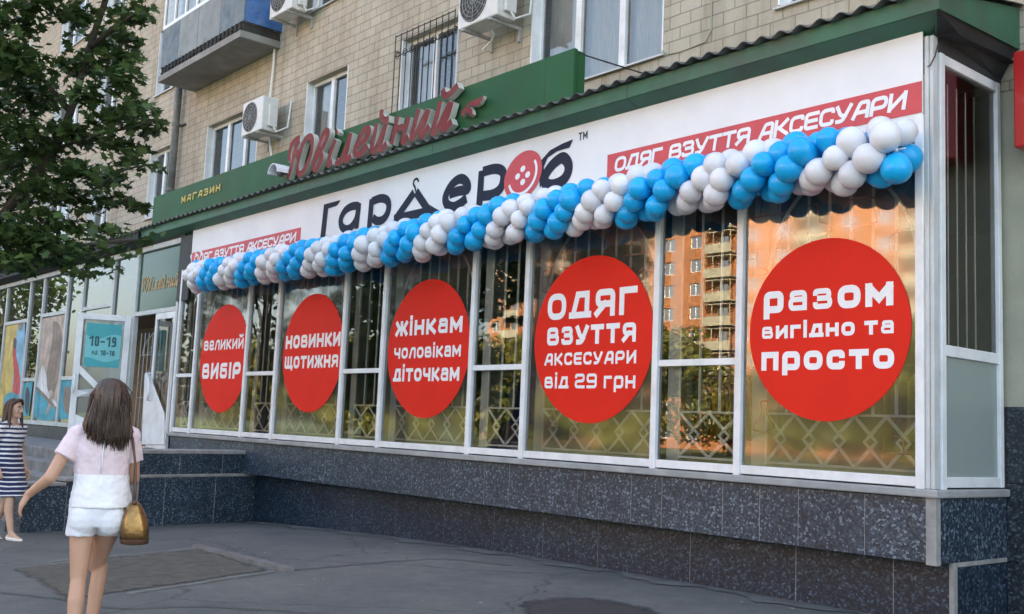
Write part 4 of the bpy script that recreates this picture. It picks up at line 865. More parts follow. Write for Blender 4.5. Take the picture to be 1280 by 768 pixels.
mb = MB(); W0, W1 = F(176, 352, YE-.03), F(222, 343, YE-.03); XA = F(340+130/6.98, 200, YL-.13).x; XB = F(480+600/6.98, 150, YL-.13).x
for ls, o in ((L1, (340, 130)), (L2, (340, 130)), (L3, (340, 130)), (L4, (480, 90))):
    for i, ln in enumerate(ls):
        P = [F(o[0]+a/6.98, o[1]+b/6.98, YL-.13) for a, b in ln]; p2 = [Vector((W0.x+(p.x-XA)/(XB-XA)*(W1.x-W0.x), 3.86+(p.z-5.08)*.48)) for p in P]
        put_ribbon(mb, smooth_line(p2) if len(p2) > 2 else p2, .035, lambda a, b, w: (a, YE-.0-w, b), 0, .002+.0005*i)
obj('script', mb, A['gold'], T)
# opening hours on the open door
def leafpt(s, z, t=.055): return H0+dv*s+nv*(t*sgn)+Vector((0, 0, z-H0.z))
T = thing('opening_hours_sign', 'teal opening hours notice reading 10-19 on the open door', 'notice', tuple(leafpt(.4, 2.4)))
u0, u1, w0, w1 = dl*.16, dl*.82, 2.40, 3.22
mb = MB(); mb.add([leafpt(u0, w0, .004), leafpt(u1, w0, .004), leafpt(u1, w1, .004), leafpt(u0, w1, .004)], [(0, 1, 2, 3)]); obj('sheet', mb, A['teallight'], T)
mb = MB()
wv = [leafpt(u0+(u1-u0)*i/10, w1-.24+.05*math.sin(i*.6+.6), .006) for i in range(11)]; mb.add([leafpt(u0, w1, .006)]+wv+[leafpt(u1, w1, .006)], [tuple(range(13))]); obj('band', mb, A['teal'], T); mb = MB()
wv = [leafpt(u0+(u1-u0)*i/10, w0+.14+.04*math.sin(i*.6+2.2), .006) for i in range(11)]; mb.add([leafpt(u0, w0, .006)]+wv+[leafpt(u1, w0, .006)], [tuple(range(13))]); obj('band', mb, A['teal'], T)
mb = MB(); flip = lambda a, b, w: tuple(leafpt(u1-(a)*(u1-u0), b, .008+w))
def leaf_text(s_, a0, a1, z0, z1, bold):
    k = (u1-u0); w = (a1-a0)*k/len(s_)
    for i_, ch in enumerate(s_):
        t = MB(); text(t, ch, a0*k+w*i_, a0*k+w*(i_+(.78 if ch != ':' else .3)), z0, z1, 0, bold)
        o_ = MB(); o_.add([tuple(leafpt(u1-v[0], v[2], .008-v[1])) for v in t.v], t.f); obj('letter', o_, A['tealdark'], T)
leaf_text('10-19', .10, .90, w0+.39, w0+.58, .17); leaf_text('нд', .20, .38, w0+.23, w0+.31, .16); leaf_text('10-18', .44, .86, w0+.22, w0+.32, .17)
# red illuminated box at the right
T = thing('wall_sign', 'bright red box sign on the wall at the right edge', 'sign', (-3.0, 8.4, 4.5))
mb = MB(); q = F(1267, 66, 8.3); mb.box(q.x, q.x+1.3, 8.28, 8.53, F(1268, 186, 8.3).z, F(1268, 66, 8.3).z); obj('sign_box', mb, A['redlight'], T, bevel=.015)
mb = MB(); mb.box(q.x+.2, q.x+.26, 8.53, 8.55, 4.3, 4.8); obj('bracket', mb, A['iron'], T)
# ------------------------------------------------------------------ air conditioners, pipes, cables
def ac(label, px0, px1, pyt, pyb, yf, ybk, wdt):
    a = F(px0, (pyt+pyb)/2, yf); z0, z1 = F(px0, pyb, yf).z, F(px0, pyt, yf).z; x0, x1 = a.x, a.x+wdt
    t = thing('air_conditioner', label, 'air conditioner', (x0, YW, z0), 0, 'air conditioner outdoor units on the wall')
    mb = MB(); mb.box(x0, x1, yf, ybk, z0, z1); b = obj('casing', mb, A['ac'], t, bevel=.018)
    mb = MB(); cx, cz, r = x0+wdt*.40, (z0+z1)/2, min(wdt*.36, (z1-z0)*.44); mb.prism([(cx+r*math.cos(-q*.2618), yf-.003, cz+r*math.sin(-q*.2618)) for q in range(24)], (0, .001, 0)); obj('fan_opening', mb, A['dark'], t)
    mb = MB()
    for k in range(5): mb.tube([(cx+r*(k+1)/5.2*math.cos(q*.2618), yf-.012, cz+r*(k+1)/5.2*math.sin(q*.2618)) for q in range(25)], .004, 4)
    for k in range(12): mb.tube([(cx, yf-.011, cz), (cx+r*math.cos(k*.5236), yf-.011, cz+r*math.sin(k*.5236))], .0035, 4)
    obj('fan_guard', mb, A['iron'], t)
    mb = MB(); mb.box(x1+.001, x1+.06, yf+.10, ybk-.03, z0+.07, z1-.14); obj('valve_cover', mb, A['ac'], t, bevel=.02)
    for x in (x0+.12, x1-.14):
        mb = MB(); mb.box(x, x+.035, yf-.03, YW, z0-.045, z0-.003); mb.box(x, x+.035, YW-.035, YW, z0-.2, z0-.046); obj('bracket', mb, A['iron'], t)
    mb = MB(); mb.tube([(x1+.03, yf+.2, z0+.1), (x1+.10, yf+.23, z0-.02), (x1+.13, YW-.06, z0+.1), (x1+.12, YW-.01, z1-.02)], .016, 6); obj('pipe', mb, A['cable'], t)
    return x0, x1, z0, z1
ac('white air conditioner above the shop sign with a conduit running up from it', 302.5, 330, 131, 171, 8.06, 8.36, .78)
ac('white air conditioner right beside the balcony, at the top edge', 338, 372, -22, 24, 8.06, 8.36, .80)
ac('white air conditioner right of the window with the black grille', 573, 606, -20, 38, 8.04, 8.36, .82)
def cabletag(o, lab): return tag(o, lab, 'cable')
mb = MB(); P = [F(345, 26, 8.5), F(342, 80, 8.5), F(337, 128, 8.5)]; mb.tube(P, .022, 6); cabletag(obj('conduit', mb, A['cable']), 'white conduit joining two air conditioners on the beige wall')
mb = MB(); P = [F(336, 172, 8.5), F(338, 185, 8.5), F(340, 200, 8.5)]; mb.tube(P, .02, 6); cabletag(obj('conduit', mb, A['cable']), 'short white conduit below the middle air conditioner')
mb = MB(); P = [F(614, 35, 8.5), F(617, 43, 8.46), F(614, 52, 8.42), F(603, 63, 8.4)]; mb.tube(smooth3(P) if False else P, .016, 6); cabletag(obj('drain_hose', mb, A['cable']), 'white drain hose hanging under the upper right air conditioner')
mb = MB(); P = [F(889, -30, 8.54), F(889.5, 20, 8.54), F(889, 38, 8.54), F(882, 52, 8.54), F(868, 58, 8.54), F(850, 65, 8.54), F(835, 68, 8.54), F(828, 63, 8.54)]; mb.tube(P, .008, 5); cabletag(obj('wall_cable', mb, A['plaster']), 'thin cable looping over the beige tiles right of the big window')
T = thing('drainpipe', 'grey zinc drainpipe under the balcony', 'drainpipe', (-21.3, 8.45, 5))
mb = MB(); x = F(218, 180, 8.42).x; mb.tube([(x, 8.42, 4.9), (x, 8.42, 10.6)], .075, 10); obj('pipe', mb, A['pipe'], T, True)
for z in (6.2, 7.6, 9.0):
    mb = MB(); mb.tube([(x, 8.42, z), (x, 8.42, z+.06)], .09, 10); mb.box(x-.02, x+.25, 8.49, 8.55, z+.01, z+.04); obj('collar', mb, A['pipe'], T)
mb = MB(); P = [F(1172.5, 56, 7.42), F(1169, 70, 7.38), F(1163, 82, 7.38), F(1159, 84, 7.37)]; mb.tube(P, .006, 5); cabletag(obj('thin_wire', mb, A['iron_black']), 'thin dark wire from the eave corner to the banner edge')
# ------------------------------------------------------------------ trees
def frame_of(n, roll):
    n = n.normalized(); a = n.orthogonal().normalized(); b = n.cross(a)
    return a*math.cos(roll)+b*math.sin(roll), b*math.cos(roll)-a*math.sin(roll), n
MAPLE = [(0, -.10), (.10, -.02), (.40, -.16), (.30, .06), (.58, .28), (.34, .30), (.36, .46), (.16, .42), (0, .86), (-.16, .42), (-.36, .46), (-.34, .30), (-.58, .28), (-.30, .06), (-.40, -.16), (-.10, -.02)]
OVAL = [(0, 0), (.3, .25), (.3, .6), (0, 1), (-.3, .6), (-.3, .25)]
def leaves(mb, c, rad, n, size, shape, up=.9):
    c = Vector(c)
    for _ in range(n):
        d = Vector((random.gauss(0, 1), random.gauss(0, 1), random.gauss(0, 1))).normalized()*(random.random()**.45)
        p = c+Vector((d.x*rad[0], d.y*rad[1], d.z*rad[2]))
        nn = Vector((random.gauss(0, .55), random.gauss(0, .55), up+random.gauss(0, .25)))
        a, b, nv_ = frame_of(nn, rnd(0, 6.283)); s = size*rnd(.65, 1.2); k = rnd(-.25, .1)
        mb.add([p+a*(u*s)+b*(v*s)+nv_*(k*s*(abs(u)+.3*v*v)) for u, v in shape], [tuple(range(len(shape)))])
def limb(mb, pts, r0, r1, n=9):
    P = smooth3([Vector(p) for p in pts]); m_ = len(P)-1
    mb.tube(P, [r0+(r1-r0)*i/m_ for i in range(m_+1)], n)
def smooth3(P, seg=5):
    out = []; n = len(P)
    for i in range(n-1):
        p0, p1, p2, p3 = P[max(0, i-1)], P[i], P[i+1], P[min(n-1, i+2)]
        for k in range(seg):
            t = k/seg; out.append(.5*((2*p1)+(p2-p0)*t+(2*p0-5*p1+4*p2-p3)*t*t+(3*p1-p0-3*p2+p3)*t**3))
    out.append(P[-1]); return out
def pt(px, py, d): r = ray(px, py); return Vector((0, 0, CAM_Z))+r*d
# the maple on the left: trunk beside the frame, limbs and leaf sprays reaching in
T = thing('maple_tree', 'dark leafy maple reaching over the street from the left edge', 'tree', tuple(pt(-150, 690, 12.4)))
T.location.z = gz(T.location.x, T.location.y)
base = Vector(T.location); top = pt(-60, 330, 12.2); mb = MB()
limb(mb, [base-Vector((0, 0, .2)), base+Vector((.1, .05, 1.2)), pt(-110, 480, 12.3), top], .24, .15)
LM = [([top, pt(10, 262, 12.0), pt(66, 188, 11.9), pt(88, 140, 11.9), pt(112, 60, 11.9), pt(140, -30, 12.0), pt(160, -150, 12.2)], .06, .025),
      ([pt(-110, 480, 12.3), pt(-20, 350, 11.8), pt(60, 318, 11.3), pt(120, 305, 11.0), pt(185, 300, 10.8)], .06, .01),
      ([top, pt(-60, 180, 12.3), pt(-40, 40, 12.5), pt(-30, -120, 12.6)], .09, .05),
      ([pt(66, 188, 11.9), pt(110, 172, 11.5), pt(160, 160, 11.3), pt(196, 150, 11.2)], .025, .01), ([pt(88, 140, 11.9), pt(50, 95, 12.1), pt(20, 60, 12.3)], .04, .012),
      ([pt(40, 222, 12), pt(90, 250, 11.6), pt(150, 215, 11.3), pt(195, 205, 11.2)], .022, .008), ([pt(112, 60, 11.9), pt(150, 30, 11.6), pt(180, 10, 11.4)], .035, .01), ([pt(-20, 350, 11.8), pt(20, 300, 11.4), pt(60, 275, 11.2)], .03, .008)]
for p, a, b in LM: limb(mb, p, a, b, 8)
obj('trunk', mb, A['bark'], T, True)
SP = [(15, 25, 40, 26), (60, 8, 34, 16), (20, 80, 46, 30), (8, 125, 42, 30), (50, 120, 30, 20), (85, 85, 22, 12), (120, 78, 36, 18), (150, 55, 32, 24), (95, 20, 26, 14), (170, 18, 22, 16), (158, 75, 24, 12), (150, 100, 34, 18), (110, 118, 22, 14),
      (165, 135, 32, 16), (180, 158, 24, 12), (140, 150, 30, 14), (120, 172, 34, 16), (160, 185, 24, 10), (88, 165, 26, 14), (30, 165, 42, 22), (60, 195, 40, 20), (15, 205, 40, 26), (95, 215, 32, 16), (135, 222, 30, 14), (165, 205, 20, 8), (150, 250, 30, 10), (175, 258, 16, 6),
      (60, 235, 42, 18), (105, 255, 34, 14), (20, 250, 44, 20), (50, 275, 44, 16), (15, 300, 40, 16), (60, 302, 36, 12), (20, 330, 34, 12), (100, 285, 26, 9), (40, 320, 28, 8), (75, 330, 20, 6), (140, 288, 18, 6), (-50, 60, 70, 60), (-60, 180, 70, 60), (-60, 290, 60, 40), (40, -60, 90, 40), (150, -50, 60, 30), (-130, 120, 90, 90)]
mb = MB()
for px, py, rx, ry in SP:
    d = rnd(10.9, 12.6); c = pt(px, py, d); k = d/FPX
    leaves(mb, c, (rx*k*1.05, rx*k*1.05, ry*k*.95), int(rx*ry*.175)+20, .12, MAPLE)
for p, a_, b_ in LM:
    for q in smooth3([Vector(v) for v in p], 4)[3:]: leaves(mb, q+Vector((rnd(-.15, .15), -.12, rnd(-.1, .1))), (.34, .30, .17), 11, .115, MAPLE)
for _ in range(15):
    leaves(mb, pt(rnd(-20, 130), rnd(285, 338), rnd(10.9, 11.6)), (.36, .36, .13), 34, .115, MAPLE)
obj('crown', mb, A['leaf_dark'], T)
# trees across the street: mirrored in the panes, one crown mesh per kind
def street_tree(label, loc, h, r, M, leaf, n, seed, group, lowest=.28):
    random.seed(seed); x, y = loc; z = gz(x, y) if y > -60 else .1
    t = thing('street_tree', label, 'tree', (x, y, z), 0, group)
    mb = MB(); limb(mb, [(x, y, z-.2), (x+.1, y, z+h*.25), (x-.1, y+.1, z+h*.55), (x, y, z+h*.9)], .16+h*.008, .04)
    cs = []
    for i in range(16):
        a = rnd(0, 6.283); hh = rnd(lowest, .95); rr_ = r*math.sqrt(random.random())*(1.05-.6*abs(hh-.55)); c = Vector((x+rr_*math.cos(a), y+rr_*math.sin(a), z+h*hh)); cs.append(c)
        limb(mb, [(x, y, z+h*max(.22, hh-.28)), tuple((Vector((x, y, z+h*max(.3, hh-.1)))+c)/2), tuple(c)], .05, .012, 5)
    obj('trunk', mb, A['bark'], t, True)
    mb = MB()
    for c in cs: leaves(mb, c, (r*.46, r*.46, h*.12), n, leaf, OVAL, .5)
    obj('crown', mb, M, t); return t
for k, (lab, x, y, h, r) in enumerate((('dense shady street tree across from the second wide pane', -35, -3.2, 9.5, 3.4), ('dense shady street tree across from the middle wide pane', -26.5, -3.4, 9, 3.0), ('tall shady street tree far along the kerb, the nearer of two', -70, -3.2, 12, 4.4), ('tall shady street tree at the far end of the kerb', -84, -3.5, 12.5, 4.6))):
    street_tree(lab, (x, y), h, r, A['leaf_dark'], .32, 330, 3+k, 'street trees by the kerb')
ft = [(-62, -38, 9), (-54, -44, 10), (-47, -36, 8), (-39, -47, 10), (-32, -42, 9), (-25, -40, 8.5), (-70, -47, 10), (-80, -40, 9), (-92, -44, 11), (-104, -38, 10), (-18, -46, 9), (-110, -50, 10), (-76, -58, 12), (-58, -60, 12), (-44, -60, 11.5), (-30, -58, 11), (-125, -46, 10), (-140, -52, 11), (-118, -62, 12), (-96, -60, 12)]
for i, (x, y, h) in enumerate(ft):
    street_tree('sunlit yellow green tree before the orange flats, %s' % ('tallest row behind' if h > 10.5 else 'front row on the lawn'), (x, y), h, h*.46, A['leaf_lit'], .5, 260, 20+i, 'sunlit trees across the street', .12)
random.seed(11)
# ------------------------------------------------------------------ houses across the street
def flats(name, label, x0, x1, y, h, M, step, balc, sill):
    t = thing(name, label, 'building', ((x0+x1)/2, y, 0)); holes = []; k = 0; n = int((x1-x0)/step); fl = int(h/2.9)
    for f in range(fl):
        for i in range(n):
            xa = x0+step*i+step*.25; holes.append((xa, xa+step*.42, 1.2+f*2.9, 2.8+f*2.9))
    mb = MB(); mb.box(x0, x1, y-12, y-.4, -.5, h)
    for f in range(fl+1): mb.box(x0, x1, y-.4, y, (0 if f == 0 else 2.8+(f-1)*2.9), min(h, 1.2+f*2.9))
    for f in range(fl):
        for i in range(n+1):
            xa = x0+step*(i-1)+step*.67 if i else x0; xb = x0+step*i+step*.25 if i < n else x1
            mb.box(xa, xb, y-.4, y-.002, 1.2+f*2.9, 2.8+f*2.9)
    obj('wall', mb, M, t)
    mb = MB(); gl = MB()
    for a, b, c, d in holes:
        mb.box(a, b, y-.3, y-.22, c, c+.1); mb.box(a, b, y-.3, y-.22, d-.1, d); mb.box(a, a+.1, y-.3, y-.22, c+.1, d-.1); mb.box(b-.1, b, y-.3, y-.22, c+.1, d-.1); mb.box((a+b)/2-.05, (a+b)/2+.05, y-.3, y-.22, c+.1, d-.1)
        gl.quad((a, y-.26, c), (b, y-.26, c), (b, y-.26, d), (a, y-.26, d))
    obj('window_frame', mb, A['upvc'], t)['kind'] = 'stuff'; obj('window_glass', gl, A['glass_up'], t)['kind'] = 'stuff'
    if balc:
        mb = MB()
        for f in range(1, fl):
            for i in range(1, n, balc):
                xa = x0+step*i+.1; mb.box(xa, xa+step-.2, y+.003, y+1.3, f*2.9+.1, f*2.9+.25); mb.box(xa, xa+step-.2, y+1.22, y+1.3, f*2.9+.255, f*2.9+1.2)
                for q in range(4): mb.box(xa+q*(step-.3)/3, xa+.1+q*(step-.3)/3, y+1.22, y+1.3, f*2.9+1.205, f*2.9+2.6)
                mb.box(xa, xa+step-.2, y+.003, y+1.3, f*2.9+2.605, f*2.9+2.7)
        obj('balcony', mb, sill, t)['kind'] = 'stuff'
    return t
flats('apartment_building', 'tall sunlit orange brick flats with pale balconies across the street', -122, -20, -84, 42, A['orange'], 4.2, 3, A['plaster'])
# ------------------------------------------------------------------ garment racks inside the shop
gc = [(.4, .05, .06), (.08, .1, .3), (.5, .45, .38), (.1, .25, .15), (.55, .3, .05), (.06, .06, .07), (.5, .5, .52), (.35, .15, .3)]
GM = [mat('cloth %d' % i, c, .9, .2, 8) for i, c in enumerate(gc)]
for lab, x, y in (('clothes rack behind the glass of the first wide pane from the right', -5.2, 10.4), ('clothes rack inside the shop behind the second wide pane from the right', -8.4, 10.6), ('clothes rack deep in the shop behind the middle wide pane', -12.2, 10.8)):
    t = thing('clothes_rack', lab, 'clothes rack', (x, y, .93), rnd(-.2, .2)); mb = MB()
    mb.tube([(-.8, 0, 1.5), (.8, 0, 1.5)], .015, 6)
    for s in (-.8, .8): mb.tube([(s, 0, 0), (s, 0, 1.5)], .015, 6); mb.tube([(s, -.3, .02), (s, .3, .02)], .015, 6)
    obj('rack_frame', mb, A['iron'], t, local=True)
    for k in range(11):
        xx = -.7+.14*k; w, l = rnd(.19, .24), rnd(.75, 1.05); mb = MB()
        mb.loft([(xx, 0, 1.5-l, .035, w*1.1), (xx, 0, 1.5-l*.5, .035, w*.95), (xx, 0, 1.30, .03, w), (xx, 0, 1.42, .015, .05)], 10); obj('garment', mb, GM[(k*3+int(x*-7)) % 8], t, True, True)
# ------------------------------------------------------------------ people
def capsule(mb, p0, r0, p1, r1, n=14, flat=None):
    p0, p1 = Vector(p0), Vector(p1); d = p1-p0; L = d.length; d = d/L if L > 1e-6 else Vector((0, 0, 1)); P, R = [], []
    for k in range(5): a = math.pi/2*k/4; P.append(p0-d*(r0*math.cos(a))); R.append(max(.0008, r0*math.sin(a)))
    for k in range(1, 5): P.append(p0+d*(L*k/5)); R.append(r0+(r1-r0)*k/5)
    for k in range(5): a = math.pi/2*(1-k/4); P.append(p1+d*(r1*math.cos(a))); R.append(max(.0008, r1*math.sin(a)))
    mb.tube(P, R, n)
CL1 = bpy.data.textures.new('folds', 'CLOUDS'); CL1.noise_scale = .085; CL1.noise_depth = 2
CL2 = bpy.data.textures.new('creases', 'MUSGRAVE') if False else bpy.data.textures.new('creases', 'CLOUDS'); CL2.noise_scale = .03; CL2.noise_depth = 1
def fuse(name, mb, M, parent, voxel=.007, smooth=6, label=None, fold=0):
    me = mesh_of(name, mb, M, True); o = bpy.data.objects.new(name, me); C.objects.link(o)
    r = o.modifiers.new('r', 'REMESH'); r.mode = 'VOXEL'; r.voxel_size = voxel; r.use_smooth_shade = True
    sm = o.modifiers.new('s', 'SMOOTH'); sm.factor = .5; sm.iterations = smooth
    if fold:
        for tx, st in ((CL1, fold), (CL2, fold*.35)):
            dm = o.modifiers.new('d', 'DISPLACE'); dm.texture = tx; dm.strength = st; dm.mid_level = .5; dm.texture_coords = 'LOCAL'
    dg = bpy.context.evaluated_depsgraph_get(); me2 = bpy.data.meshes.new_from_object(o.evaluated_get(dg)); me2.name = name
    bpy.data.objects.remove(o); me2.materials.clear(); me2.materials.append(M)
    me2.polygons.foreach_set('use_smooth', [True]*len(me2.polygons))
    q = bpy.data.objects.new(name, me2); C.objects.link(q); q.parent = parent
    if label: q['label'] = label
    return q
def hand(mb, w, dr, palm, k=1.0, curl=.35):
    """wrist point, direction to the fingers, palm normal"""
    w, d, pn = Vector(w), Vector(dr).normalized(), Vector(palm).normalized(); sd_ = d.cross(pn).normalized(); pn = sd_.cross(d)
    for i in range(4):
        o = sd_*((i-1.5)*.019*k); capsule(mb, w+o*.6+d*.01, .017*k, w+o+d*.075*k, .0125*k, 10)
    for i, L in enumerate((.062, .072, .067, .052)):
        b = w+sd_*((i-1.5)*.0205*k)+d*.078*k; a1 = curl*rnd(.8, 1.2); d1 = (d*math.cos(a1)+pn*math.sin(a1)); m_ = b+d1*L*.55*k; d2 = d*math.cos(a1*2.3)+pn*math.sin(a1*2.3); e = m_+d2*L*.5*k
        capsule(mb, b, .0095*k, m_, .0085*k, 8); capsule(mb, m_, .0085*k, e, .0068*k, 8)
    tb = w+sd_*(-.026*k)+d*.02*k; t1 = tb+(d*.7-sd_*.65+pn*.25).normalized()*.045*k; t2 = t1+(d*.95-sd_*.15+pn*.3).normalized()*.032*k
    capsule(mb, tb, .014*k, t1, .0105*k, 8); capsule(mb, t1, .0105*k, t2, .008*k, 8)
SK = nodes('skin')
def skin_mat(name, col):
    M, nt, o = nodes(name); b = N(nt, 'ShaderNodeBsdfPrincipled'); v = coord(nt)
    c = ramp(nt, noise(nt, v, 9, 5), [(.3, tuple(x*.88 for x in col)), (.7, col)]); nt.links.new(c, b.inputs['Base Color'])
    b.inputs['Roughness'].default_value = .5; b.inputs['Subsurface Weight'].default_value = .15; b.inputs['Subsurface Radius'].default_value = (.02, .008, .004); b.inputs['Subsurface Scale'].default_value = .6
    nt.links.new(b.outputs[0], o.inputs[0]); return M
def cloth_mat(name, col, fold=.5, col2=None, zcut=0, stripes=None):
    M, nt, o = nodes(name); b = N(nt, 'ShaderNodeBsdfPrincipled'); v = coord(nt); t = N(nt, 'ShaderNodeTexCoord'); s = N(nt, 'ShaderNodeSeparateXYZ'); nt.links.new(t.outputs['Object'], s.inputs[0])
    c = ramp(nt, noise(nt, v, 7, 4), [(.3, tuple(x*.93 for x in col)), (.7, col)])
    if col2:
        lt = N(nt, 'ShaderNodeMath', operation='LESS_THAN'); nt.links.new(s.outputs[2], lt.inputs[0]); lt.inputs[1].default_value = zcut; c = mix(nt, c, col2, lt.outputs[0])
    if stripes:
        w = N(nt, 'ShaderNodeMath', operation='MULTIPLY_ADD'); nz = noise(nt, v, 5, 2); nt.links.new(nz, w.inputs[0]); w.inputs[1].default_value = .018; nt.links.new(s.outputs[2], w.inputs[2])
        fr = N(nt, 'ShaderNodeMath', operation='MULTIPLY'); nt.links.new(w.outputs[0], fr.inputs[0]); fr.inputs[1].default_value = 1/stripes[1]
        f2 = N(nt, 'ShaderNodeMath', operation='FRACT'); nt.links.new(fr.outputs[0], f2.inputs[0])
        th = N(nt, 'ShaderNodeMapRange'); nt.links.new(s.outputs[2], th.inputs[0]); th.inputs[1].default_value = .85; th.inputs[2].default_value = 1.2; th.inputs[3].default_value = .28; th.inputs[4].default_value = .55
        lt = N(nt, 'ShaderNodeMath', operation='LESS_THAN'); nt.links.new(f2.outputs[0], lt.inputs[0]); nt.links.new(th.outputs[0], lt.inputs[1]); c = mix(nt, stripes[0], c, lt.outputs[0])
    nt.links.new(c, b.inputs['Base Color']); b.inputs['Roughness'].default_value = .85; b.inputs['Sheen Weight'].default_value = .15
    bn = N(nt, 'ShaderNodeBump'); bn.inputs['Strength'].default_value = fold; bn.inputs['Distance'].default_value = .02
    nt.links.new(noise(nt, coord(nt, (1, 1, .45)), 13, 3), bn.inputs['Height']); nt.links.new(bn.outputs[0], b.inputs['Normal']); nt.links.new(b.outputs[0], o.inputs[0]); return M
def hair_mat(name, a, b_):
    M, nt, o = nodes(name); b = N(nt, 'ShaderNodeBsdfPrincipled')
    c = ramp(nt, noise(nt, coord(nt, (1, 1, .06)), 90, 4, .7), [(.3, a), (.7, b_)]); nt.links.new(c, b.inputs['Base Color']); b.inputs['Roughness'].default_value = .42
    bn = N(nt, 'ShaderNodeBump'); bn.inputs['Strength'].default_value = .7; bn.inputs['Distance'].default_value = .006; nt.links.new(noise(nt, coord(nt, (1, 1, .05)), 110, 3), bn.inputs['Height']); nt.links.new(bn.outputs[0], b.inputs['Normal'])
    nt.links.new(b.outputs[0], o.inputs[0]); return M
def head(mb, c, k=1.0):
    c = Vector(c)      # skull centre; +y is the face
    mb.ball(c+Vector((0, -.012, .02))*k, (.071*k, .088*k, .092*k), 18); mb.ball(c+Vector((0, .022, -.045))*k, (.058*k, .066*k, .076*k), 16); capsule(mb, c+Vector((0, .068, -.092))*k, .020*k, c+Vector((0, .058, -.085))*k, .026*k, 10)
    capsule(mb, c+Vector((0, .088, .012))*k, .008*k, c+Vector((0, .106, -.030))*k, .0125*k, 8)
    for s in (-1, 1):
        mb.ball(c+Vector((s*.072, -.01, -.012))*k, (.010*k, .020*k, .030*k), 8); mb.ball(c+Vector((s*.036, .062, -.028))*k, (.024*k, .022*k, .022*k), 8); capsule(mb, c+Vector((s*.012, .088, .026))*k, .008*k, c+Vector((s*.048, .074, .028))*k, .008*k, 8)
def face(c, parent, k=1.0):
    c = Vector(c); mw, md, ml = mat('eye white', (.7, .68, .66), .3, .02), mat('iris', (.03, .02, .015), .3, .02), mat('lips', (.42, .13, .12), .45, .05)
    for s in (-1, 1):
        mb = MB(); mb.ball(c+Vector((s*.030, .077, .006))*k, (.0135*k, .010*k, .008*k), 10); e = obj('eye', mb, mw, parent, True, True)
        mb = MB(); mb.ball(c+Vector((s*.030, .0845, .006))*k, (.0062*k, .004*k, .0066*k), 8); obj('iris', mb, md, e, True, True)
        mb = MB(); mb.tube([c+Vector((s*x, y, z))*k for x, y, z in ((.014, .090, .026), (.03, .088, .031), (.048, .078, .026))], .0038*k, 6); obj('eyebrow', mb, md, parent, True, True)
    mb = MB(); mb.tube([c+Vector((x, y, z))*k for x, y, z in ((-.022, .083, -.062), (-.010, .0925, -.060), (0, .0935, -.062), (.010, .0925, -.060), (.022, .083, -.062))], [.002*k, .0055*k, .006*k, .0055*k, .002*k], 8); obj('lips', mb, ml, parent, True, True)
def foot(mb, a, fw_, k=1.0):
    a, f = Vector(a), Vector(fw_).normalized(); capsule(mb, a+Vector((0, 0, -.035))-f*.03, .032*k, a-Vector((0, 0, .05))+f*.10, .026*k, 10); capsule(mb, a-Vector((0, 0, .05))+f*.09, .032*k, a-Vector((0, 0, .058))+f*.155, .02*k, 10); capsule(mb, a, .034*k, a+f*.08-Vector((0, 0, .04)), .028*k, 10)
SKIN = skin_mat('skin', (.52, .31, .21)); SKIN2 = skin_mat('pale skin', (.58, .37, .27))
# --- the woman walking away
d1 = 6.4; hp_ = pt(137, 472, d1); ga = gz(hp_.x, hp_.y); vd = Vector((ray(137, 560).x, ray(137, 560).y)).normalized()
HW = hp_.z-ga; K = HW/1.635
P1 = thing('person', 'woman seen from behind in pale pink blouse and white shorts, bag at her hip', 'person', (hp_.x, hp_.y, ga), math.atan2(vd.y, vd.x)-math.pi/2, 'women on the pavement'); P1.scale = (K, K, K)
random.seed(5)
hc = (0.015, .01, 1.505)
mb = MB(); head(mb, hc); capsule(mb, (0.006, -.008, 1.30), .052, (.012, 0, 1.43), .048)
mb.loft([(0, 0, .78, .150, .105), (0, 0, .86, .160, .115), (0, .0, .96, .135, .095), (0, 0, 1.04, .122, .085), (0, 0, 1.15, .142, .095), (0, 0, 1.25, .158, .088), (0, 0, 1.31, .135, .066), (0, 0, 1.345, .06, .05)], 24)
shl, shr = Vector((-.160, 0, 1.285)), Vector((.160, 0, 1.285))
el, wl = Vector((-.275, -.06, 1.035)), Vector((-.392, .06, .925))
capsule(mb, shl, .046, el, .036); capsule(mb, el, .036, wl, .024); capsule(mb, shr, .046, (.185, .07, 1.03), .036); capsule(mb, (.185, .07, 1.03), .035, (.10, .25, 1.12), .024)
hand(mb, wl, (-.42, .12, -.85), (.75, .25, -.4), .95, .30); hand(mb, (.10, .25, 1.12), (-.5, .5, .5), (-.4, -.4, .3), .95, .8)
capsule(mb, (-.078, .0, .80), .078, (-.074, -.025, .46), .048, 18); capsule(mb, (-.074, -.03, .45), .045, (-.076, -.06, .34), .048, 16); capsule(mb, (-.076, -.065, .34), .048, (-.076, -.11, .085), .030, 16)
capsule(mb, (.078, .0, .80), .078, (.012, .22, .50), .048, 18); capsule(mb, (.040, .215, .49), .045, (.030, .20, .37), .046, 16); capsule(mb, (.030, .20, .37), .046, (.01, .16, .10), .030, 16)
foot(mb, (-.082, -.11, .085), (-.05, 1, 0)); foot(mb, (-.01, .16, .10), (.05, 1, .1))
body = fuse('body', mb, SKIN, P1, .0075, 5)
face(hc, P1)
